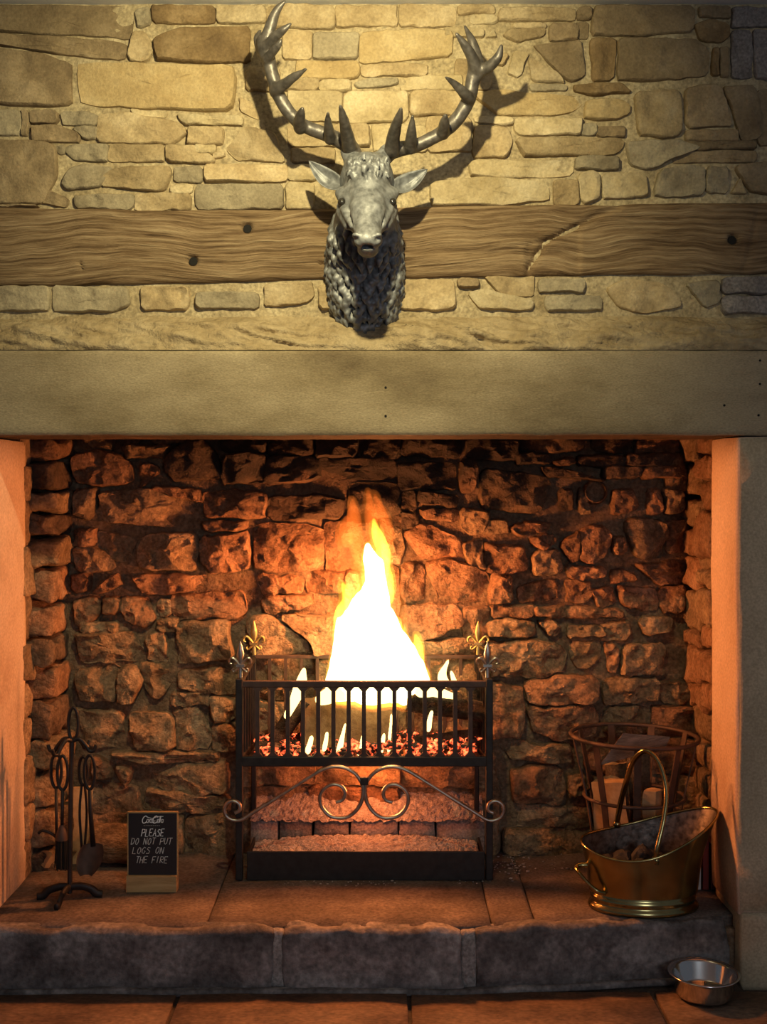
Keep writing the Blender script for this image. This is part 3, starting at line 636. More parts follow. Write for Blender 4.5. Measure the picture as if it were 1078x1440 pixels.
# ---- left cheek: dressed jamb, then a rough return
wl = MB().box((-1.5, .42, .1), (-1.17, .9, 2.6)).build('wall_left', M_fmortar); props(wl, 'rough stone left cheek of the fireplace', kind='structure')
rock_box('jamb_stone', (-2.4, .006, .0), (XL, .10, ZB-.002), M_jamb, wl, 11, n=10, rough=.006, rnd=.012, amp_f=4)
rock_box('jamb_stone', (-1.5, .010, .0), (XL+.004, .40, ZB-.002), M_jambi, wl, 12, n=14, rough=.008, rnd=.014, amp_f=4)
ys = [614, 648, 690, 722, 756, 800, 850, 900, 938, 985, 1040, 1085, 1140, 1190, 1228]
for a, b in zip(ys[:-1], ys[1:]):
    sd += 1; z1, z0 = P(0, a, 3.66)[2], P(0, b, 3.66)[2]; j = rr.uniform(-.014, .014)
    rock_box('stone', (-1.19, .44+rr.uniform(-.012, .012), z0+.006), (-1.052+j, .70, z1-.006), FB[rr.choice('rnnk')], wl, sd, n=9, rough=.024, rnd=.012, amp_f=17)
ys = [612, 655, 705, 770, 840, 905, 960, 1010, 1065, 1130, 1180, 1236]
for a, b in zip(ys[:-1], ys[1:]):
    sd += 1; z1, z0 = P(0, a, 3.6)[2], P(0, b, 3.6)[2]; j = rr.uniform(-.006, .012)
    rock_box('stone', (-1.25, .36, z0+.002), (-1.125+j, .455+rr.uniform(-.015, .012), z1-.002), FB['n'], wl, sd, n=7, rough=.016, rnd=.010)
# ---- right cheek
wr = MB().box((1.10, .20, .1), (1.5, .9, 2.6)).build('wall_right', M_fmortar); props(wr, 'rough stone right cheek of the fireplace', kind='structure')
rock_box('jamb_stone', (XR, 0.0, .205), (2.4, .10, ZB-.002), M_jamb, wr, 21, n=10, rough=.005, rnd=.010, amp_f=4)
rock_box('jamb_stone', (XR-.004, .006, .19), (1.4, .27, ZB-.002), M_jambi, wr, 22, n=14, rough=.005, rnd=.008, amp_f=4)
rock_box('plinth_stone', (XR+.006, -.012, -.02), (2.4, .27, .203), M_jamb, wr, 23, n=10, rough=.006, rnd=.012, amp_f=5)
for cols, (y0, y1), base in (([612, 640, 676, 720, 786, 806, 826, 880, 915, 962, 1000], (.265, .455), 1.0), ([612, 652, 700, 742, 782, 830, 884, 908, 960, 995], (.45, .70), 1.005)):
    for a, b in zip(cols[:-1], cols[1:]):
        sd += 1; zz = D0+(y0+y1)/2; z1, z0 = P(0, a, zz)[2], P(0, b, zz)[2]
        rock_box('stone', (base+rr.uniform(-.012, .022), y0+rr.uniform(-.004, .012), z0+.005), (1.2, y1-.006, z1-.005), FB[rr.choice('rrn')], wr, sd, n=9, rough=.022, rnd=.012, amp_f=17)
for z0, z1 in ((.15, .27), (.275, .38), (.385, .47), (.475, .565), (.57, .675)):
    for (y0, y1) in ((.268, .45), (.455, .70)):
        sd += 1; rock_box('stone', (1.042, y0, z0), (1.2, y1, z1), FB['n'], wr, sd, n=5, rough=.010, rnd=.018)

# ---- hearth: slabs and front blocks
he = empty('stone_hearth', (-.06, .2, 0), 'raised stone hearth of flat slabs edged with dark worn blocks', 'hearth'); he['kind'] = 'structure'
MB().box((XL-.05, .06, -.01), (XR+.05, .9, .135)).build('hearth_core', M_fmortar, he)
rock_box('hearth_slab', (XL-.03, -.005, .10), (P(292, 1290, 3.24)[0]-.001, .70, .170), M_slab, he, 31, n=10, rough=.003, rnd=.008, amp_f=5)
xs = [292, 690, 752, 1048]
for i, (a, b) in enumerate(zip(xs[:-1], xs[1:])):
    rock_box('hearth_slab', (P(a, 1290, 3.24)[0]+.001, -.005, .10), (P(b, 1290, 3.24)[0]-.001, .70, .170-.001*i), M_slab, he, 32+i, n=10, rough=.003, rnd=.008, amp_f=5, shear=True)
xs = [(-60, 381), (397, 650), (668, 1035)]
for i, (a, b) in enumerate(xs):
    rock_box('hearth_block', (P(a, 1300, 3.17)[0], -.040, -.01), (P(b, 1300, 3.17)[0], .028, .166), M_hearth, he, 41+i, n=22, rough=.016, rnd=.020, amp_f=13, shear=True)
for a, b in ((381, 397), (650, 668)):
    rock_box('mortar_joint', (P(a-3, 1300, 3.17)[0], -.030, -.01), (P(b+3, 1300, 3.17)[0], .02, .160), M_joint, he, 51, n=5, rough=.006, rnd=.012, shear=True)
rock_box('mortar_fillet', (XL-.1, -.058, -.01), (XR, -.03, .010), M_hearth, he, 61, n=24, rough=.008, rnd=.008, amp_f=12, shear=True)
bx0 = [352, 392, 440, 492, 560, 612, 682]
for i, (a, b) in enumerate(zip(bx0[:-1], bx0[1:])):
    rock_box('fire_brick', (P(a, 1170, 3.76)[0]+.002, .545, .16), (P(b, 1170, 3.76)[0]-.002, .62, .300+.004*(i % 2)), M_brick, he, 71+i, n=3, rough=.004, rnd=.006)

# ================================================================== THE STAG
stag = empty('stag_head', P(513, 380, 3.29), 'dark bronze stag head with wide antlers mounted on the stone wall', 'sculpture')
S = SDF(P(440, 200, 2.80)*0+np.array([-.20, -.36, 1.80]), (.10, .125, 2.36), .0042)
C = lambda x, y, z: P(x, y, z)
# neck and chest
S.ell(C(513, 368, 3.285), (.106, .115, .180), k=.02)
S.ell(C(513, 418, 3.300), (.088, .075, .100), k=.03)
S.ell(C(513, 325, 3.21), (.084, .11, .12), k=.03)
S.cap(C(516, 262, 3.12), C(514, 330, 3.20), .070, .085, k=.03)
rg = random.Random(3)
def surf(p0, dr, mx=.3):
    """walk out of the clay along dr until the surface"""
    dr = np.asarray(dr, float); dr = dr/np.linalg.norm(dr); p = np.array(p0, float)
    for _ in range(int(mx/.003)):
        ii = np.clip(np.round((p-S.lo)/S.h).astype(int), 0, S.n-1)
        if S.d[ii[0], ii[1], ii[2]] > 0: break
        p = p+dr*.003
    return p
locks = []
for row in range(17):                                         # locks of the mane, row over row
    yy = 300+row*9.6
    for col in range(17):
        th = -1.9+3.8*(col+.5*(row % 2))/16.5+rg.uniform(-.06, .06)
        if abs(th) < .9 and yy < 335: continue
        out = np.array([math.sin(th), -math.cos(th), 0]); base = surf(C(513, yy+rg.uniform(-3, 3), 3.27), out)
        locks.append((base, out, th))
for base, out, th in locks:
    ln = rg.uniform(.026, .042); dn = np.array([-.2*math.sin(th)+rg.uniform(-.2, .2), 0, -1.0])
    S.cap(base-out*.004, base+dn*ln*.55+out*.006, .0105, .0085, k=.003); S.cap(base+dn*ln*.55+out*.006, base+dn*ln+out*.001, .0085, .003, k=.003)
for i in range(16):
    x = 475+i*5.1; y = 438+26*(1-((x-513)/42)**2)
    a = C(x, y-16, 3.265); S.cap(a, C(x+rg.uniform(-3, 3), y+rg.uniform(-5, 4), 3.280), .015, .005, k=.005)
# skull and face
S.ell(C(516, 250, 3.11), (.071, .085, .066), k=.02)
S.ell(C(517, 243, 3.075), (.060, .05, .046), k=.02)
S.cap(C(517, 262, 3.045), C(517, 300, 2.985), .058, .045, k=.02)
S.cap(C(517, 300, 2.985), C(517, 332, 2.935), .043, .034, k=.018)
S.ell(C(517, 338, 2.918), (.036, .028, .024), k=.012)
S.ell(C(517, 352, 2.945), (.026, .034, .017), k=.006)
S.cap(C(517, 345, 2.97), C(516, 300, 3.07), .026, .055, k=.02)
for s in (-1, 1):
    S.ell(C(516+s*25, 292, 3.055), (.030, .055, .055), k=.02)       # cheek
    S.cap(C(516+s*36, 272, 3.045), C(516+s*25, 281, 3.008), .017, .012, k=.012)   # brow ridge
    S.cap(C(516+s*12, 270, 3.0), C(516+s*14, 318, 2.95), .016, .012, k=.012)
    S.ell(C(516+s*35, 285, 3.018), (.014, .016, .011), k=.006, op='-')
    S.cap(C(516+s*33, 294, 3.010), C(516+s*22, 318, 2.966), .009, .007, k=.01)
    S.cap(C(516+s*22, 296, 2.984), C(516+s*19, 318, 2.951), .003, .002, k=.010, op='-')   # groove below the eye
    S.cap(C(516+s*38, 281, 3.03), C(516+s*29, 279.5, 3.003), .0055, .004, k=.003)          # upper lid
    S.cap(C(516+s*40, 288, 3.035), C(516+s*31, 291, 3.006), .004, .003, k=.003)          # lower lid
    S.cap(C(516+s*34, 298, 3.045), C(516+s*28, 318, 3.005), .014, .010, k=.02)            # cheekbone
    S.ell(C(516+s*15.5, 336, 2.893), (.0085, .014, .0085), k=.003, op='-')        # nostril
    S.ell(C(516+s*15, 331, 2.905), (.012, .014, .007), k=.005)
    S.cap(C(516+s*18, 228, 3.105), C(516+s*27, 214, 3.12), .024, .021, k=.015)     # pedicle
S.ell(C(517, 347.5, 2.915), (.017, .020, .0055), k=.003, op='-')                 # mouth
for i in range(120):                                          # forehead curls
    x = rg.uniform(488, 546); y = rg.uniform(222, 262); zz = 3.03+abs(x-517)*.0012+(262-y)*-.0002
    a = C(x, y, zz); 
    pf_ = surf(a, np.array([0, -1, .35])); S.cap(pf_, pf_+np.array([rg.uniform(-.010, .010), -.002, -.016]), .0055, .0025, k=.003)
w_ = S.p[..., 1]-.112; S.d = np.maximum(S.d, w_)
S.d += .0016*fbm(S.p*38, 5, 3)
v, f = S.mesh(); hn = mk('head_and_neck', v, f, M_bronze, stag, smooth=True)
for s in (-1, 1):
    c = C(516+s*35.5, 284.5, 3.014); v, f = lathe([(.0115*math.sin(a), -.0115*math.cos(a)) for a in np.linspace(0, math.pi, 9)], 14, c)
    mk('eye', v, f, M_eye, hn, smooth=True)
def ear(base, tip, W, lift):
    base = np.array(base); tip = np.array(tip); ax = tip-base; L = np.linalg.norm(ax); ax /= L
    nrm = np.array([0, -1, .18]); nrm -= ax*(nrm@ax); nrm /= np.linalg.norm(nrm); sd_ = np.cross(ax, nrm)
    v = []; n, m = 16, 11
    for lay in (0, 1):
        for i in range(n+1):
            s = i/n; wd = W*(math.sin(math.pi*min(1, s*.93+.07)**.82)**.8+.02)
            for j in range(m):
                t = -1+2*j/(m-1); cup = .030*(1-t*t)*math.sin(math.pi*min(1, s*1.0))*.9
                p = base+ax*L*s+sd_*wd*t*(1 if t < 0 else .85)-nrm*(cup+lay*(.009-.006*abs(t)))+np.array([0, 0, lift*math.sin(math.pi*s)])
                if lay == 0 and abs(t) < .8: p = p+nrm*.004*math.sin(9*t+3*s)*math.sin(math.pi*s)
                v.append(p)
    f = []; o = (n+1)*m
    for i in range(n):
        for j in range(m-1):
            f.append((i*m+j, i*m+j+1, (i+1)*m+j+1, (i+1)*m+j)); f.append((o+i*m+j, o+(i+1)*m+j, o+(i+1)*m+j+1, o+i*m+j+1))
        f.append((i*m, (i+1)*m, o+(i+1)*m, o+i*m)); f.append((i*m+m-1, o+i*m+m-1, o+(i+1)*m+m-1, (i+1)*m+m-1))
    for j in range(m-1): f.append((n*m+j, n*m+j+1, o+n*m+j+1, o+n*m+j)); f.append((j, o+j, o+j+1, j+1))
    mk('ear', v, f, M_bronze, stag, smooth=True, recalc=True)
ear(C(482, 262, 3.10), C(434, 226, 3.13), .028, -.006)
ear(C(551, 266, 3.10), C(601, 238, 3.13), .028, -.006)
def antler(beam, tines):
    pts = []; allp = [q for q in beam]+[q for t in tines for q in t]
    A = np.array([C(a, b, c) for a, b, c, r in allp]); lo = A.min(0)-.035; hi = A.max(0)+.035
    S = SDF(lo, hi, .0034)
    for path in [beam]+tines:
        p4 = catmull(np.array([[*C(a, b, c), r/525.0] for a, b, c, r in path]), 6)
        S.chain(p4[:, :3], np.maximum(p4[:, 3], .0016), k=.005)
    S.d += .0012*fbm(S.p*np.array([60, 60, 22]), 8, 3)
    v, f = S.mesh(); mk('antler', v, f, M_antler, stag, smooth=True)
antler([(500,222,3.12,11),(492,207,3.12,11),(478,198,3.115,10),(458,189,3.11,9),(436,181,3.10,8.5),(420,172,3.10,8.5),(404,155,3.09,8.5),(391,132,3.085,8.5),(384,110,3.08,8.5),(379,90,3.075,9),(373,68,3.07,11),(371,56,3.07,9)], [
 [(372,62,3.07,9),(378,44,3.06,7.5),(384,26,3.05,6),(391,12,3.04,4),(401,1,3.03,1)], [(369,72,3.08,8),(364,60,3.09,6),(362,52,3.10,4),(366,43,3.11,1)],
 [(373,68,3.06,7),(385,54,3.03,6),(397,43,3.01,4.5),(409,33,3.0,1)], [(375,84,3.06,6),(384,72,3.03,5),(391,64,3.01,3.5),(395,56,3.0,1)],
 [(387,128,3.08,9),(398,120,3.05,7),(414,108,3.02,5),(432,96,2.99,1)], [(422,180,3.09,9),(421,170,3.06,7.5),(423,160,3.03,5),(425,152,3.01,1.2)],
 [(464,196,3.10,8),(462,182,3.06,6.5),(461,170,3.03,4),(461,158,3.0,1)], [(491,207,3.10,10.5),(488,190,3.05,8.5),(483,168,2.99,6),(478,148,2.95,1.5)]])
antler([(540,222,3.12,11),(548,213,3.12,11),(560,210,3.115,10),(575,207,3.11,9),(592,202,3.105,8.5),(608,194,3.10,8.5),(626,183,3.10,9),(642,168,3.09,9),(654,150,3.085,9),(661,132,3.08,9),(664,116,3.075,9),(669,100,3.07,11),(670,90,3.07,10)], [
 [(668,98,3.06,9),(663,80,3.04,7),(653,63,3.02,5),(641,47,3.0,1.2)], [(671,96,3.08,9),(668,74,3.08,7),(662,55,3.08,5),(653,36,3.09,1)],
 [(672,102,3.07,8),(688,93,3.05,7),(700,80,3.03,5.5),(705,63,3.02,1.2)], [(661,140,3.07,8),(652,131,3.04,6.5),(640,119,3.02,4.5),(626,108,2.99,1)],
 [(623,188,3.09,8.5),(624,178,3.06,7),(625,170,3.04,5),(626,162,3.02,1.5)], [(577,208,3.10,9),(578,192,3.06,7),(579,176,3.03,4),(580,162,3.01,1)],
 [(551,212,3.10,10.5),(553,192,3.05,8.5),(559,170,2.99,6),(564,152,2.95,1.5)]])

# ================================================================== FIRE GRATE
ZG, ZGB = 3.56, 3.79
gx0, gx1 = P(336, 0, ZG)[0], P(687, 0, ZG)[0]; yg, yb = ZG-D0, ZGB-D0
zt = P(0, 962, ZG)[2]; zb = P(0, 1070, ZG)[2]; zr = P(0, 921, ZGB)[2]
gr = empty('fire_grate', ((gx0+gx1)/2, (yg+yb)/2, .17), 'black iron fire grate with upright bars and curled scroll feet under burning logs', 'fire grate')
MB().box((gx0, yg-.007, zt-.010), (gx1, yg+.007, zt+.011)).build('top_rail', M_ironr, gr, bevel=.003)
MB().box((gx0-.004, yg-.010, zb-.016), (gx1+.004, yg+.010, zb+.015)).build('bottom_rail', M_iron, gr, bevel=.003)
nb = 16; bar0 = None
for i in range(1, nb):
    x = gx0+.010+(gx1-gx0-.020)*i/nb
    if bar0 is None:
        mb = MB().box((x-.0065, yg-.006, zb), (x+.0065, yg+.006, zt))
        for sgn in (-1, 1):
            for z_, dz in ((zt-.010, -.012), (zb+.015, .012)):
                mb.add([(x+sgn*.006, yg-.006, z_), (x+sgn*.017, yg-.006, z_), (x+sgn*.006, yg-.006, z_+dz), (x+sgn*.006, yg+.006, z_), (x+sgn*.017, yg+.006, z_), (x+sgn*.006, yg+.006, z_+dz)], [(0, 1, 2), (5, 4, 3), (0, 3, 4, 1), (1, 4, 5, 2), (2, 5, 3, 0)])
        bar0 = mb.build('bar', M_ironr, gr); bx_ = x
    else:
        o = bar0.copy(); COL.objects.link(o); o.location.x = bar0.location.x+(x-bx_); WORLD[o.name] = WORLD[bar0.name]+np.array([x-bx_, 0, 0])
for x, s in ((gx0, 1), (gx1, -1)):
    MB().box((x-.010, yg-.012, .172), (x+.012, yg+.012, zt+.018)).build('leg', M_iron, gr, bevel=.003)
    MB().box((x-.008+s*.02, yb-.010, .172), (x+.008+s*.02, yb+.010, zr)).build('leg', M_iron, gr, bevel=.003)
    MB().bar((x, yg, zt), (x+s*.02, yb, zr-.01), .014, .014, up=(1, 0, 0)).build('side_rail', M_iron, gr)
    MB().bar((x, yg, zb), (x+s*.02, yb, zb), .02, .014, up=(1, 0, 0)).build('side_rail', M_iron, gr)
    for k in range(1, 6):
        t = k/6; MB().bar((x+s*.02*t, yg+(yb-yg)*t, zb), (x+s*.02*t, yg+(yb-yg)*t, zt+(zr-.01-zt)*t), .010, .010).build('side_bar', M_iron, gr)
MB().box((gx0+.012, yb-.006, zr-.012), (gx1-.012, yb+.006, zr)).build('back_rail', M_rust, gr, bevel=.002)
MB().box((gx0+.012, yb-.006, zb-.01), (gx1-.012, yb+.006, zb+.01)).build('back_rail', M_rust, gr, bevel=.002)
for i in range(1, 14):
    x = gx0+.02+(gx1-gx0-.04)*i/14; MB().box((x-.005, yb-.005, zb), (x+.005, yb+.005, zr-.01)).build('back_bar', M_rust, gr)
for i in range(12):
    x = gx0+.03+(gx1-gx0-.06)*i/11; MB().box((x-.006, yg, zb-.012), (x+.006, yb, zb)).build('floor_bar', M_iron, gr)
# finials
def fleur(c, hgt, mat):
    mb = MB(); k = hgt/.105; c = np.array(c)
    pr = [(0, .0), (.006, .004), (.005, .03), (.004, .042), (.0085, .058), (.0105, .07), (.006, .09), (.0008, .105)]
    v, f = lathe([(r*k, z*k) for r, z in pr], 10, c, 1, .6); mb.add(v, f)
    for s in (-1, 1):
        q = catmull([(0, .034), (.010, .048), (.021, .058), (.029, .054), (.030, .045), (.024, .042)], 4)
        mb.tube([c+np.array([s*x*k, 0, z*k]) for x, z in q], np.linspace(.0045, .0026, len(q))*k, 6)
        q = catmull([(0, .036), (.008, .028), (.018, .020), (.022, .026), (.018, .030)], 4)
        mb.tube([c+np.array([s*x*k, 0, z*k]) for x, z in q], np.linspace(.004, .002, len(q))*k, 6)
    mb.box(tuple(c+np.array([-.012, -.005, .034])*k), tuple(c+np.array([.012, .005, .041])*k))
    return mb.build('finial', mat, gr, smooth=True, sharp=40)
for x in (gx0+.004, gx1-.004):
    fleur((x, yg, zt+.016), .118, M_ironl)
for x in (P(357, 0, ZGB)[0], P(672, 0, ZGB)[0]):
    fleur((x, yb, zr-.004), .118, M_ironlit)
# scrolls
zs = 3.535
for s in (0, 1):
    q = [(330,1143),(337,1139),(336,1130),(327,1126),(318,1131),(316,1142),(323,1151),(338,1153),(360,1140),(400,1115),(430,1096),(452,1083),(470,1078),(488,1081),(502,1091),(510,1106),(509,1124),(502,1138),(490,1148),(476,1150),(462,1146),(452,1134),(450,1120),(456,1109),(468,1103),(480,1106),(485,1116),(481,1125),(472,1128)]
    q = [(x if s == 0 else 1023.5-x, y) for x, y in q]
    pts = catmull([P(x, y, zs) for x, y in q], 5)
    MB().tube(pts, .0062, 8, flat=1.5).build('scroll', M_ironl, gr, smooth=True)
MB().box((P(506, 0, zs)[0], zs-D0-.01, P(0, 1098, zs)[2]-.012), (P(518, 0, zs)[0], zs-D0+.01, P(0, 1098, zs)[2]+.012)).build('scroll_collar', M_iron, gr, bevel=.003)
# ash pan
pan = empty('ash_pan', ((gx0+gx1)/2, .46, .17), 'low black steel ash pan on the hearth below the grate', 'ash pan')
pf = 3.555-D0; x0, x1 = P(347, 0, 3.555)[0], P(681, 0, 3.555)[0]; zp = P(0, 1197, 3.555)[2]
MB().box((x0, pf-.004, .171), (x1, pf+.004, zp)).build('front_plate', M_iron, pan, bevel=.002)
MB().box((x0, pf, .171), (x1, .535, .178)).build('pan_floor', M_iron, pan)
for x in (x0, x1-.006): MB().box((x, pf, .171), (x+.006, .535, zp-.012)).build('side_plate', M_iron, pan)
MB().box((x0, .530, .171), (x1, .536, zp-.03)).build('back_plate', M_iron, pan)
def ash_heap(name, xa, xb, ya, yb_, zfun, amp, seed, label, step=.006):
    us = np.arange(xa, xb, step); ws = np.arange(ya, yb_, step); G = np.array([(u, w__, 0) for w__ in ws for u in us]); 
    G[:, 2] = np.array([zfun(u, w__) for u, w__, _ in G])
    n = vnoise(G*np.array([85, 85, 0])+3, seed)+.8*vnoise(G*np.array([170, 170, 0]), seed+2)
    G[:, 2] += amp*n; k = len(us)
    f = [(j*k+i, j*k+i+1, (j+1)*k+i+1, (j+1)*k+i) for j in range(len(ws)-1) for i in range(k-1)]
    # skirt down
    o = mk(name, G, f, M_ash); props(o, label, 'ash', kind='stuff'); return o
a = ash_heap('ash_bed', x0+.01, x1-.01, pf+.006, .528, lambda u, y: zp-.030+.034*math.sin(math.pi*min(1, max(0, (u-x0)/(x1-x0))))**.5*(1-((y-.45)/.12)**2*.4), .0045, 3, 'grey pink ash filling the pan under the grate')
a = ash_heap('ash_pile', P(352, 0, 3.75)[0], P(682, 0, 3.75)[0], .542, .66, lambda u, y: .302+(y-.545)*.62, .0050, 9, 'granular ash heaped on the fire bricks behind the pan')

# ================================================================== FIRE
fire = empty('fire', P(528, 1000, 3.66), 'bright white and yellow flames leaping from the logs in the grate', 'fire')
FZ = 3.66; yc = FZ-D0
def flame_mesh(chains, inflate, seed, h=.005, squash=.55, cut=None, amp=1.0):
    A = np.array([P(x, y, FZ) for ch in chains for x, y, r in ch]); R = max((r for ch in chains for x, y, r in ch))/F*FZ+inflate+.02
    S = SDF(A.min(0)-R, A.max(0)+R, h)
    for ch in chains:
        q = catmull(np.array([[*P(x, y, FZ), r/F*FZ] for x, y, r in ch]), 5); S.chain(q[:, :3], np.maximum(q[:, 3], .001)+inflate, k=.012)
    S.d += amp*.009*vnoise(S.p*np.array([34, 34, 10]), seed)+amp*.005*vnoise(S.p*np.array([70, 70, 26]), seed+1)
    if cut: S.d = np.maximum(S.d, P(0, cut, FZ)[2]-S.p[..., 2]+.012*vnoise(S.p*np.array([30, 30, 0]), 5))
    v, f = S.mesh(); v[:, 1] = yc+(v[:, 1]-yc)*squash; return v, f
core = [[(530,968,60),(527,940,58),(523,912,49),(519,888,42),(520,865,29),(524,845,22),(527,825,17),(525,800,13),(521,782,8),(518,766,1)], [(484,965,24),(486,930,18),(486,905,13),(480,884,6),(476,872,1)], [(578,968,26),(583,948,15),(576,920,8),(570,900,1)], [(550,935,30),(553,898,16),(549,872,4),(546,858,1)]]
yel = [[(484,900,13),(480,868,9),(489,848,7),(487,836,4),(481,820,1)], [(530,810,15),(538,780,9),(532,758,7),(527,745,4),(525,730,1)], [(540,840,13),(546,815,6),(545,795,1)], [(580,930,14),(588,908,5),(584,892,1)]]
org = [[(512,840,16),(506,790,9),(500,750,8),(497,725,6),(496,702,1)], [(528,790,9),(522,740,7),(520,716,5),(518,690,1)], [(538,790,9),(545,750,6),(536,722,5),(526,694,1)], [(553,890,18),(556,840,6),(554,800,1)], [(472,890,9),(468,868,4),(471,845,1)], [(488,760,7),(484,745,5),(488,728,1)]]
M_tong = mat_flame('flame_pale_yellow', (1.0, .70, .26), 3.2); M_core = mat_flame('flame_white', (1.0, .78, .36), 5.5); M_yel = mat_flame_volume('flame_yellow', (1.0, .62, .05), 26); M_org = mat_flame_volume('flame_orange', (1.0, .22, .02), 12)
v, f = flame_mesh(core, -.003, 3, cut=984); mk('flame_core', v, f, M_core, fire, smooth=True)
v, f = flame_mesh(core+yel, .0035, 13, cut=990); mk('flame_body', v, f, M_yel, fire, smooth=True)
v, f = flame_mesh(core+yel+org, .009, 23, h=.006, cut=994); mk('flame_glow', v, f, M_org, fire, smooth=True)
M_yel2 = mat_flame_volume('flame_lick_yellow', (1.0, .66, .05), 65); M_org2 = mat_flame_volume('flame_lick_orange', (1.0, .15, .018), 16)
for ch in yel:
    v, f = flame_mesh([ch], -.001, 7, h=.003, squash=.8, amp=.45); mk('flame_lick', v, f, M_yel2, fire, smooth=True)
for ch in (org[0], org[1], org[2], org[5]):
    v, f = flame_mesh([ch], .002, 9, h=.004, squash=.8, amp=.6); mk('flame_lick', v, f, M_org2, fire, smooth=True)
small = [[(402,1008,3),(412,990,5),(420,970,7),(425,956,5),(428,940,1)], [(626,962,5),(622,950,4),(630,928,.6)], [(640,964,3),(634,944,.6)], [(476,1058,2.5),(480,1040,2),(486,1016,.5)], [(505,1060,3),(508,1048,2),(511,1034,.5)], [(533,1060,3),(537,1046,2),(540,1032,.5)], [(546,1058,1.6),(548,1030,1),(550,1004,.5)], [(602,1026,3),(604,1012,2),(607,1000,.5)], [(450,984,7),(470,976,10),(500,972,10)], [(520,976,10),(550,974,9)], [(590,974,7),(612,973,6),(640,980,3)], [(455,1055,1.6),(458,1042,1),(460,1030,.5)], [(432,1058,2),(436,1046,1.2),(438,1036,.5)]]
FZ0 = FZ
for ch in small:
    FZ = 3.60 if ch[0][1] > 1020 else 3.63; yc = FZ-D0
    v, f = flame_mesh([ch], -.001, 40+int(ch[0][0]) % 7, h=.0025, squash=.8, amp=.25); mk('flame_tongue', v, f, M_tong, fire, smooth=True)
FZ = FZ0
# embers
m, nt, bs = newmat('embers'); M_ember = m
g = nt.nodes.new('ShaderNodeNewGeometry'); n = nt.nodes.new('ShaderNodeTexNoise'); n.inputs['Scale'].default_value = 45; n.inputs['Detail'].default_value = 4; nt.links.new(g.outputs['Position'], n.inputs['Vector'])
r = ramp(nt, [(.50, (0, 0, 0)), (.58, (1, .10, .03)), (.72, (1, .40, .12))]); nt.links.new(n.outputs[0], r.inputs[0]); nt.links.new(r.outputs[0], bs.inputs['Emission Color'])
bs.inputs['Base Color'].default_value = (.05, .035, .03, 1); bs.inputs['Emission Strength'].default_value = 2.4; bs.inputs['Roughness'].default_value = .9
mb = MB(); rg = random.Random(8)
ico = bmesh.new(); bmesh.ops.create_icosphere(ico, subdivisions=1, radius=1); iv = np.array([q.co[:] for q in ico.verts]); fi = [[q.index for q in fc.verts] for fc in ico.faces]; ico.free()
for i in range(330):
    c = np.array([rg.uniform(gx0+.04, gx1-.04), rg.uniform(yg+.02, yb-.02), zb+rg.uniform(.0, .045)]); s = rg.uniform(.009, .022)
    mb.add(c+iv*s*np.array([rg.uniform(.7, 1.4), rg.uniform(.7, 1.3), rg.uniform(.6, 1)])*(1+.25*np.array([[rg.uniform(-1, 1)] for _ in iv])), fi)
o = mb.build('embers', M_ember); props(o, 'bed of glowing red embers in the bottom of the grate', 'embers', kind='stuff')

# ---- logs
def log(name, a, b, r, seed, label, shape='round', group=None, mats=(None, None), roll=0.0, cat='log'):
    """round: bark all round; wedge: one quarter split, two flat faces and a bark arc"""
    a = np.array(a, float); b = np.array(b, float); ax = b-a; L = np.linalg.norm(ax); ax /= L
    up = np.array([0, 0, 1.0]) if abs(ax[2]) < .85 else np.array([0, -1.0, 0]); x = np.cross(up, ax); x /= np.linalg.norm(x); y = np.cross(ax, x)
    c, s = math.cos(roll), math.sin(roll); x, y = c*x+s*y, -s*x+c*y
    if shape == 'round': prof = [(math.cos(t), math.sin(t), 0) for t in np.linspace(0, 2*math.pi, 20, endpoint=False)]
    elif shape == 'half': prof = [(math.cos(t), math.sin(t)-.35, 0) for t in np.linspace(0, math.pi, 12)]+[(q, -.35, 1) for q in (-.6, -.2, .2, .6)]
    else: prof = [(math.cos(t)-.35, math.sin(t)-.35, 0) for t in np.linspace(-.1, math.pi/2+.1, 10)]+[(-.40, .35, 1), (-.42, .0, 1), (-.40, -.38, 1), (0, -.42, 1), (.35, -.40, 1)]
    nS = 12; n = len(prof); V = []; rg_ = random.Random(seed); bend = rg_.uniform(-.1, .1)
    for i in range(nS+1):
        t = i/nS; c0 = a+ax*L*t+x*r*bend*math.sin(math.pi*t)
        for (px_, py_, _) in prof: V.append(c0+(x*px_+y*py_)*r)
    V = np.array(V); cen = np.repeat(np.array([a+ax*L*i/nS for i in range(nS+1)]), n, 0)
    d = V-cen; V = cen+d*(1+.13*fbm(V*26, seed, 4)[:, None])
    V = V+.010*ax*fbm(V*40, seed+4, 3)[:, None]*((np.arange(len(V)) < n) | (np.arange(len(V)) >= nS*n))[:, None]
    f = []; mi = []
    for i in range(nS):
        for k in range(n):
            j = (k+1) % n; f.append((i*n+k, i*n+j, (i+1)*n+j, (i+1)*n+k)); mi.append(1 if (prof[k][2] or prof[j][2]) else 0)
    e0 = len(V); V = np.vstack([V, [cen[0], cen[-1]]])
    for k in range(n):
        j = (k+1) % n; f.append((j, k, e0)); mi.append(1); f.append((nS*n+k, nS*n+j, e0+1)); mi.append(1)
    o = mk(name, V, f, None, smooth=True, recalc=True, mats=[mats[0] or M_bark, mats[1] or M_split], mi=mi, sharp=45)
    return props(o, label, cat, group)
G = 'logs burning in the grate'
log('split_log', P(425, 1015, 3.67), P(556, 1024, 3.665), .080, 1, 'pale split log lying across the fire with its flat face forward', 'half', G, (M_char, M_splitd), roll=-1.8)
log('round_log', P(570, 985, 3.64), P(684, 1002, 3.66), .034, 2, 'dark charred round log with bark on the grate beside the white flames', 'round', G, (M_char, M_char))
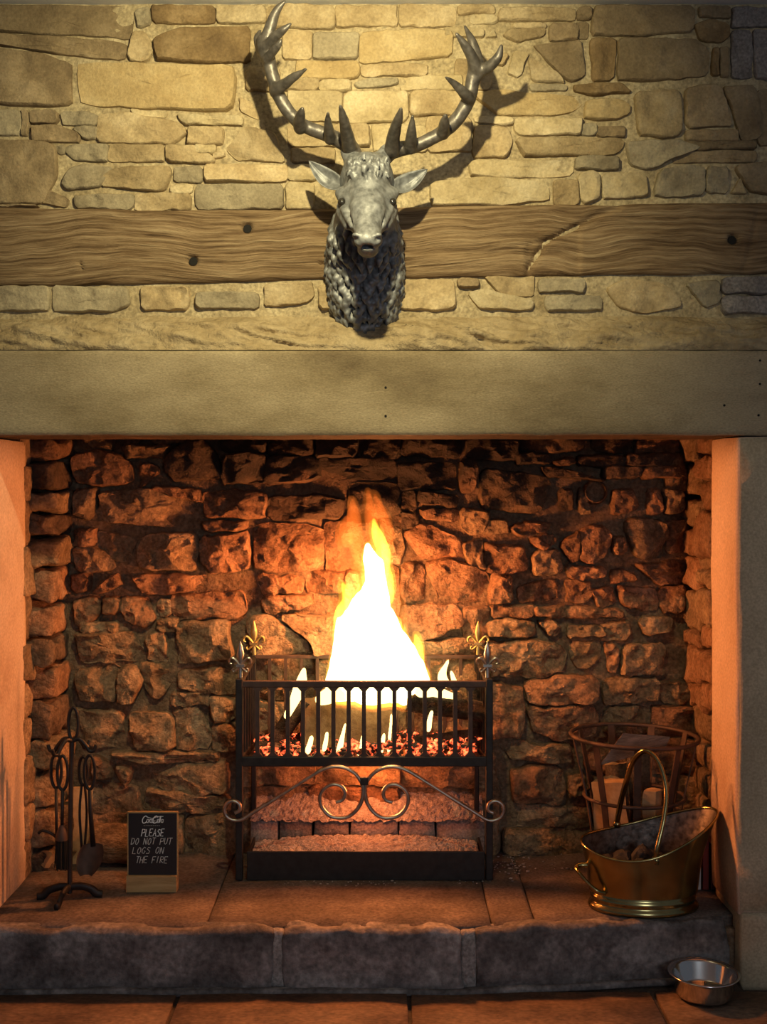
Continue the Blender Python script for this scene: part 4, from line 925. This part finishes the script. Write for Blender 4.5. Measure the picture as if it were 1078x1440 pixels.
log('charred_log', P(388, 1040, 3.68), P(428, 985, 3.68), .030, 3, 'short blackened log leaning at the end of the pale split log', 'round', G, (M_char, M_char))
log('charred_log', P(585, 1042, 3.66), P(672, 1030, 3.66), .026, 4, 'blackened log lying in the embers under the round log', 'wedge', G, (M_char, M_char))
log('split_log', P(664, 965, 3.70), P(676, 1050, 3.70), .028, 5, 'upright split log end against the grate corner under the finial', 'wedge', G, (M_char, M_split), roll=.8)
log('charred_log', P(360, 1052, 3.66), P(420, 1050, 3.66), .022, 6, 'small charred stick low in the grate behind the end bars', 'round', G, (M_char, M_char))
G = 'spare logs behind the companion set'
log('split_log', P(113, 1216, 3.72), P(116, 1106, 3.75), .036, 11, 'upright split log with orange face leaning behind the fire tools', 'half', G, (M_bark, M_split), roll=3.3)
log('spare_log', P(131, 1186, 3.70), P(206, 1186, 3.70), .062, 12, 'thick bark-covered log lying between fire tools and chalkboard', 'round', G, (M_barkl, M_split))
log('spare_log', P(62, 1208, 3.64), P(96, 1204, 3.72), .050, 14, 'short log with pale end lying under the brush', 'wedge', G, (M_barkl, M_split), roll=.4)
log('spare_log', P(58, 1152, 3.70), P(95, 1150, 3.75), .055, 15, 'round log resting on the short log behind the fire tools', 'round', G, (M_barkl, M_split))

# ================================================================== COMPANION SET
ZC = 3.40; Q = lambda x, y, dz=0: P(x, y, ZC+dz)
st = empty('companion_stand', (Q(99, 0)[0], ZC-D0, .17), 'black iron fireside tool stand with looped top and three arched feet', 'tool stand')
MB().tube([Q(101, 1040), Q(99, 1150), Q(98, 1256)], .0075, 8).build('stem', M_iron, st, smooth=True, sharp=40)
MB().tube(catmull([Q(103+7*math.sin(t), 1018-23*math.cos(t)) for t in np.linspace(0, 2*math.pi, 12, endpoint=False)], 4, True), .0052, 8, closed=True).build('loop_handle', M_iron, st, smooth=True)
for a in (math.radians(178), math.radians(2), math.radians(235), math.radians(60)):
    c0 = Q(101, 1042); d = np.array([math.cos(a), math.sin(a), 0])
    pts = catmull([c0, c0+d*.022+[0, 0, .006], c0+d*.042-[0, 0, .014], c0+d*.053-[0, 0, .030], c0+d*.066-[0, 0, .028], c0+d*.072-[0, 0, .012]], 5)
    MB().tube(pts, np.linspace(.0075, .0055, len(pts)), 8).build('hook_arm', M_iron, st, smooth=True)
zc = .17
for a in (math.radians(185), math.radians(8), math.radians(262)):
    c0 = np.array([Q(98, 0)[0], ZC-D0, zc]); d = np.array([math.cos(a), math.sin(a), 0])
    pts = catmull([c0+[0, 0, .034], c0+d*.03+[0, 0, .036], c0+d*.062+[0, 0, .026], c0+d*.078+[0, 0, .011], c0+d*.095+[0, 0, .0075]], 4)
    MB().tube(pts, np.linspace(.011, .013, len(pts)), 8, flat=.6).build('foot', M_iron, st, smooth=True)
def tool(name, x, ytop, dz, label, lh=24, lw=7.5):
    t = empty(name, Q(x, 1200, dz), label, 'fire tool', 'tools hanging on the companion stand')
    MB().tube(catmull([Q(x+lw*math.sin(q), ytop+lh-lh*math.cos(q), dz) for q in np.linspace(0, 2*math.pi, 10, endpoint=False)], 4, True), .0048, 7, closed=True).build('handle', M_iron, t, smooth=True)
    return t
t = tool('hearth_brush', 88, 1063, -.05, 'iron hearth brush with dark bristles hanging on the tool stand')
MB().tube([Q(88, 1110, -.05), Q(87, 1168, -.05)], .0052, 8).build('shaft', M_iron, t, smooth=True)
v, f = lathe([(0, 0), (.006, 0), (.015, -.02), (.018, -.032), (.018, -.044), (0, -.044)], 14, Q(87, 1160, -.05)); fer = mk('ferrule', v, f, M_rust, t, smooth=True, sharp=40, recalc=True)
mb = MB(); rg = random.Random(4); c0 = Q(87, 1180, -.05)
for i in range(90):
    a = rg.uniform(0, 6.28); r0 = .016*rg.random()**.5; d = np.array([math.cos(a)*r0, math.sin(a)*r0, 0]); mb.tube([c0+d, c0+d*1.35-[0, 0, .085+rg.uniform(-.004, .004)]], [.0022, .0012], 4)
o = mb.build('bristles', M_dark, fer)
t = tool('poker', 79, 1060, .02, 'iron poker with a side hook hanging on the tool stand')
MB().tube([Q(79, 1106, .02), Q(80, 1214, .02)], [.0052, .0042], 8).build('shaft', M_iron, t, smooth=True)
MB().tube(catmull([Q(80, 1178, .02), Q(72, 1172, .02), Q(60, 1168, .02), Q(54, 1172, .02)], 4), .0045, 7).build('hook', M_iron, t, smooth=True)
t = tool('fire_shovel', 126, 1062, -.03, 'iron fire shovel with a rounded pan hanging on the tool stand')
MB().tube([Q(126, 1108, -.03), Q(127, 1140, -.03), Q(131, 1190, -.03)], [.0055, .0065, .0085], 8, flat=.7).build('shaft', M_iron, t, smooth=True)
us = np.linspace(-1, 1, 13); ws = np.linspace(0, 1, 11); V = []
for lay in (0, .0035):
    for q in ws:
        for u in us:
            w__ = .038*(math.sin(math.pi*min(1, .22+.70*q))**.6); p = Q(124+8*(1-q), 1186+42*q, -.03); V.append(p+np.array([u*w__, -.016*(abs(u)**2.2)-.012*q+lay, 0]))
n = len(us); f = []; o_ = n*len(ws)
for j in range(len(ws)-1):
    for i in range(n-1): f.append((j*n+i, j*n+i+1, (j+1)*n+i+1, (j+1)*n+i)); f.append((o_+j*n+i, o_+(j+1)*n+i, o_+(j+1)*n+i+1, o_+j*n+i+1))
mk('pan', V, f, M_rust, t, smooth=True)
t = tool('fire_tongs', 117, 1064, .05, 'iron fire tongs hanging on the back hook of the tool stand', lh=20, lw=6)
for s in (-1, 1): MB().tube(catmull([Q(117+s*2, 1102, .05), Q(117+s*5, 1140, .05), Q(117+s*3, 1180, .05), Q(117+s*1, 1205, .05)], 4), .004, 7).build('arm', M_iron, t, smooth=True)

# ================================================================== CHALKBOARD SIGN
zb0 = hearth_zd(1256); sg = empty('chalkboard_sign', (P(214, 0, zb0)[0], zb0-D0, .17), 'small handwritten chalkboard sign in a wooden block foot', 'sign')
xa, xb = P(177, 0, zb0)[0], P(248, 0, zb0)[0]; yf = zb0-D0
MB().box((xa, yf, .171), (xb, yf+.045, .171+.050)).build('wooden_base', M_pine, sg, bevel=.002)
zB = zb0+.012; xa, xb = P(180.5, 0, zB)[0], P(248.5, 0, zB)[0]; zt1 = P(0, 1142, zB)[2]; zb1 = .21
MB().box((xa, zB-D0, zb1), (xb, zB-D0+.007, zt1-.003)).build('slate_panel', M_board, sg); slate = bpy.data.objects['slate_panel']
MB().box((xa-.002, zB-D0-.001, zt1-.003), (xb+.002, zB-D0+.009, zt1+.001)).box((xa-.003, zB-D0-.001, zb1), (xa, zB-D0+.009, zt1)).box((xb, zB-D0-.001, zb1), (xb+.003, zB-D0+.009, zt1)).build('frame', M_pine, sg)
GL = {'P': [[(0,0),(0,1),(.7,.95),(.75,.55),(0,.45)]], 'L': [[(0,1),(0,0),(.7,0)]], 'E': [[(.75,1),(0,1),(0,0),(.75,0)],[(0,.5),(.6,.5)]], 'A': [[(0,0),(.4,1),(.8,0)],[(.15,.38),(.65,.38)]], 'S': [[(.75,.9),(.3,1),(.05,.75),(.7,.4),(.6,.05),(0,.05)]],
 'D': [[(0,0),(0,1),(.55,.9),(.75,.5),(.5,.1),(0,0)]], 'O': [[(.35,1),(.02,.6),(.1,.1),(.45,0),(.75,.45),(.65,.9),(.35,1)]], 'N': [[(0,0),(.02,1)],[(.02,1),(.68,0)],[(.68,0),(.72,1)]], 'T': [[(0,1),(.85,1)],[(.42,1),(.38,0)]], 'U': [[(0,1),(.05,.15),(.35,0),(.65,.15),(.75,1)]],
 'G': [[(.75,.85),(.4,1),(.02,.6),(.1,.1),(.5,0),(.75,.35),(.45,.4)]], 'H': [[(0,0),(0,1)],[(.7,0),(.75,1)],[(0,.5),(.72,.5)]], 'F': [[(0,0),(0,1),(.8,1)],[(0,.52),(.6,.52)]], 'I': [[(.3,0),(.35,1)]], 'R': [[(0,0),(0,1),(.7,.92),(.68,.58),(0,.48),(.75,0)]]}
yl = zB-.0018
def writing(text, x0, x1, y0, y1, r, mat, slant=.25):
    adv = (x1-x0)/(len(text)-.15); hh = y1-y0; mb = MB()
    for i, ch in enumerate(text):
        for stt in GL.get(ch, []):
            pts = [P(x0+adv*i+gx*adv*.95+gy*slant*hh*.8, y1-gy*hh+.35*math.sin(i*2.1), yl) for gx, gy in stt]
            mb.tube(pts, r, 6, flat=.6)
    mb.build('lettering', mat, slate)
writing('PLEASE', 198.5, 230, 1166, 1176, .00135, M_paint); writing('DO NOT PUT', 184, 241, 1178.5, 1187.5, .00105, M_chalk); writing('LOGS ON', 186, 230, 1191.5, 1200.5, .00105, M_chalk); writing('THE FIRE', 190.5, 235, 1204.5, 1213.5, .00105, M_chalk)
mb = MB()                                                    # flowing script wordmark
def scr(pts, r=.0011):
    q = catmull(np.array(pts, float), 5); mb.tube([P(x, y, yl) for x, y in q], r, 5, flat=.35)
for dx in (0, 15.5):
    scr([(207.5+dx*.95,1149.5),(205+dx*.95,1147.6),(201.5+dx*.95,1150),(200+dx*.95,1154.5),(201.5+dx*.95,1157.5),(205+dx*.95,1156.5),(206.5+dx,1154)], .0015)
for cx in (207.5, 213.5, 222): scr([(cx+1.2,1152.2),(cx-.8,1152.6),(cx-1.2,1156),(cx+.6,1156.8),(cx+1.5,1154),(cx+1.2,1152.2)], .0010)
scr([(212,1152.4),(210.4,1153),(210.2,1156),(212,1156.6)]); scr([(215.4,1152.4),(215.0,1156.6),(216.6,1156)]); scr([(216.4,1154.6),(218.4,1154.3)])
scr([(224.6,1156.5),(226.2,1148.2),(224.9,1149.5),(224.2,1155.6),(225,1156.8)]); scr([(229.2,1152.4),(227,1152.8),(226.6,1156),(228.6,1156.4),(229.6,1152.4),(229,1156.6)]); scr([(206,1148.6),(214,1150.8),(222,1148.4),(229.5,1148.2)], .0009)
mb.build('lettering', M_paint, slate)
mb = MB()
for k in range(9): mb.tube([P(202+k*2.6, 1161, yl), P(203.7+k*2.6, 1161, yl)], .0005, 4)
mb.build('lettering', M_chalk, slate)

# ================================================================== LOG BASKET
cb = np.array([.797, .418, 0]); bk = empty('log_basket', (cb[0], cb[1], .17), 'tall rusty iron log basket with flat staves behind the brass scuttle', 'basket')
def ring(r, z, rad, tilt=0): return [cb+np.array([r*math.cos(t), r*.9*math.sin(t), z-tilt*math.cos(t)]) for t in np.linspace(0, 2*math.pi, 40, endpoint=False)]
zr1, zr2, zr3 = .607, .418, .205
MB().tube(ring(.200, zr1, 0, .004), .0068, 8, closed=True).build('rim', M_rust, bk, smooth=True)
MB().tube(ring(.158, zr2, 0), .0058, 8, closed=True).build('hoop', M_rust, bk, smooth=True)
MB().tube(ring(.120, zr3, 0), .0058, 8, closed=True).build('hoop', M_rust, bk, smooth=True)
for k in range(9):
    t = math.radians(k*40+22); d = np.array([math.cos(t), math.sin(t), 0]); tg = np.array([-math.sin(t), math.cos(t), 0])
    e = d*np.array([1, .9, 1]); a, b, c = cb+e*.195+[0, 0, zr1], cb+e*.153+[0, 0, zr2], cb+e*.115+[0, 0, zr3-.034]
    MB().bar(a, b, .022, .004, up=d).bar(b, c, .022, .004, up=d).build('stave', M_rust, bk)
MB().box((cb[0]-.112, cb[1]-.010, zr3-.006), (cb[0]+.112, cb[1]+.010, zr3-.002)).box((cb[0]-.010, cb[1]-.102, zr3-.006), (cb[0]+.010, cb[1]+.102, zr3-.002)).build('base_cross', M_rust, bk)
G = 'logs standing in the iron basket'
log('split_log', cb+[-.05, -.02, zr3+.01], cb+[-.085, -.035, .475], .056, 31, 'split log with rounded end standing in the iron basket beside the tallest log', 'half', G, roll=2.6)
log('split_log', cb+[.045, -.062, zr3+.01], cb+[.045, -.066, .455], .040, 32, 'short split log with reddish cut face in the iron basket', 'wedge', G, roll=-2.2)
log('split_log', cb+[.040, .050, zr3+.01], cb+[.025, .062, .575], .046, 33, 'tallest split log standing in the iron basket behind the others', 'wedge', G, roll=.6)
log('split_log', cb+[-.03, .055, zr3+.01], cb+[-.045, .08, .50], .035, 34, 'thin split log at the back of the iron basket', 'round', G)
mb = MB(); a0 = [P(843, 1076, 3.50), P(876, 1031, 3.52), P(942, 1036, 3.60), P(935, 1052, 3.60)]
th = np.array([0, .008, -.002]); mb.add([*a0, *[q+th for q in a0]], [(0,1,2,3),(7,6,5,4),(0,4,5,1),(1,5,6,2),(2,6,7,3),(3,7,4,0)])
o = mb.build('bark_slab', mat_wood('grey_bark_board', [(.13,.10,.085), (.22,.18,.15), (.32,.26,.22)], axis=(1,1,6), scale=12)); props(o, 'flat grey slab of split wood leaning across the top of the iron basket', 'wood slab')

# ================================================================== BRASS SCUTTLE
cs = np.array([.762, .142, .17]); sc = empty('coal_scuttle', cs, 'polished brass helmet coal scuttle with arched carrying handle on the hearth', 'coal scuttle')
NT = 64
def rim(t): return .2125+.045*math.cos(t)+.020*math.sin(t)+.020*math.cos(2*t)
def body(inner=0.0):
    rows_ = []
    for q in np.linspace(0, 1, 15):
        row = []
        for k in range(NT):
            t = 2*math.pi*k/NT; z = .050+(rim(t)-.050)*q
            rx = .150+.016*math.sin(min(1, z/.14)*math.pi/2)+.036*max(0, (z-.10)/.15)**1.5+(.014*max(0, math.cos(t))*max(0, q-.5)); ry = .090+.013*math.sin(min(1, z/.14)*math.pi/2)+.009*max(0, (z-.1)/.12)
            row.append(cs+np.array([(rx-inner)*math.cos(t), (ry-inner)*math.sin(t), z]))
        rows_.append(row)
    return rows_
R = body(); V = [p for r in R for p in r]; f = [(j*NT+k, j*NT+(k+1) % NT, (j+1)*NT+(k+1) % NT, (j+1)*NT+k) for j in range(14) for k in range(NT)]
mk('body', V, f, M_brass, sc, smooth=True)
R2 = body(.003); V = [p for r in R2 for p in r]+[cs+np.array([0, 0, .052])]
mk('lining', V, [q[::-1] for q in f]+[(k, (k+1) % NT, len(V)-1) for k in range(NT)], M_brassin, sc, smooth=True)
MB().tube([p-np.array([0, 0, .001]) for p in body(.0015)[-1]], .0042, 8, closed=True).build('rolled_rim', M_brass, sc, smooth=True)
v, f = lathe([(0, .002), (1.04, .0), (1.06, .006), (1.04, .014), (.99, .018), (.97, .024), (1.0, .029), (1.01, .034), (.97, .040), (.94, .046), (.955, .054), (0, .052)], NT, (0, 0, 0)); v = [cs+np.array([x*.153, y*.096, z]) for x, y, z in v]
mk('foot', v, f, M_brass, sc, smooth=True)
pts = catmull([P(921,1207,3.243), P(924,1190,3.240), P(933,1150,3.26), P(936,1110,3.285), P(926,1073,3.31), P(908,1056,3.335), P(890,1070,3.365), P(880,1100,3.39), P(872,1130,3.425), P(867,1158,3.44)], 5)
MB().tube(pts, .0068, 10, flat=1.3).build('carrying_handle', M_brass, sc, smooth=True)
for c in (P(922, 1210, 3.243), P(867, 1159, 3.442)):
    v, f = lathe([(0, -.012), (.009, -.010), (.012, 0), (.009, .010), (0, .012)], 12, c); mk('handle_lug', v, f, M_brass, sc, smooth=True)
pts = catmull([cs+np.array(q) for q in ((-.125, -.065, .060), (-.145, -.072, .068), (-.170, -.062, .085), (-.192, -.045, .108), (-.200, -.020, .118), (-.185, -.008, .122), (-.160, -.01, .122))], 4)
MB().tube(pts, .0052, 8, flat=1.4).build('tipping_handle', M_brass, sc, smooth=True)
rg = random.Random(12); cid = 0
for (dx, dy, s) in ((-.07,-.01,.034), (-.01,-.042,.032), (.05,-.03,.036), (.02,.03,.036), (-.05,.04,.033), (.082,.01,.032), (.055,.048,.030), (-.10,.015,.028), (0,.0,.03)):
    vv = iv.copy(); bm = bmesh.new(); bmesh.ops.create_icosphere(bm, subdivisions=2, radius=1); vv = np.array([q.co[:] for q in bm.verts]); ff = [[q.index for q in fc.verts] for fc in bm.faces]; bm.free()
    vv = vv*(1+.35*fbm(vv*1.3+dx*90, 5+cid, 3)[:, None])*s+cs+np.array([dx, dy, .118+(.03 if cid == 8 else 0)]); cid += 1
    o = mk('coal_lump', vv, ff, M_coal); props(o, 'lump of black coal lying inside the brass scuttle', 'coal', 'coal in the scuttle')
# packets beside the scuttle
y0 = .27
for (xa, xb, h0, m_, lab) in ((.955, .968, .115, M_white, 'narrow white packet standing behind the brass scuttle beside the red box'), (.974, .992, .150, M_red, 'bright red slim box standing between white packet and dark red box'), (.998, .020+1.0, .140, M_redd, 'dark red slim box standing against the right cheek of the fireplace')):
    o = MB().box((xa, y0, .171), (xb, y0+.10, .171+h0)).build('slim_box', m_, bevel=.0015); props(o, lab, 'box')

# ================================================================== STEEL BOWL
zbw = 3.128; c = np.array([P(989, 0, zbw)[0], zbw-D0, .0055]); bw = empty('dog_bowl', c, 'shiny stainless steel pet bowl on the floor beside the hearth step', 'bowl')
pr = [(0, .002), (.070, .001), (.075, .003), (.078, .010), (.083, .050), (.086, .056), (.094, .059), (.0955, .0615), (.094, .063), (.086, .061), (.081, .056), (.072, .012), (.066, .007), (0, .006)]
v, f = lathe(pr, 64, c); mk('bowl_body', v, f, M_steel, bw, smooth=True)
MB().tube([c+np.array([.0945*math.cos(t), .0945*math.sin(t), .0612]) for t in np.linspace(0, 2*math.pi, 64, endpoint=False)], .0022, 6, closed=True).build('rolled_rim', M_steel, bw, smooth=True)

# ================================================================== CRUMBS OF ASH
mb = MB(); rg = random.Random(77)
def crumb(x, y, s): 
    zd = hearth_zd(y); p = P(x, y, zd); p[2] = .1705+s*.4; mb.add(p+iv*s*np.array([rg.uniform(.7, 1.8), rg.uniform(.6, 1.4), rg.uniform(.4, .8)]), fi)
for i in range(60): crumb(rg.gauss(718, 14), rg.gauss(1218, 9), rg.uniform(.0015, .0045))
for i in range(26): crumb(rg.uniform(690, 800), rg.gauss(1212, 9), rg.uniform(.001, .003))
for i in range(40): crumb(rg.uniform(395, 560), rg.uniform(1239, 1247), rg.uniform(.001, .0035))
for i in range(12): crumb(rg.uniform(640, 690), rg.uniform(1238, 1243), rg.uniform(.001, .003))
for x, y in ((797,1222),(803,1223),(790,1222)): crumb(x, y, .005)
o = mb.build('ash_crumbs', M_ash); props(o, 'scattered pale crumbs of ash on the hearth slabs around the grate', 'ash', kind='stuff')
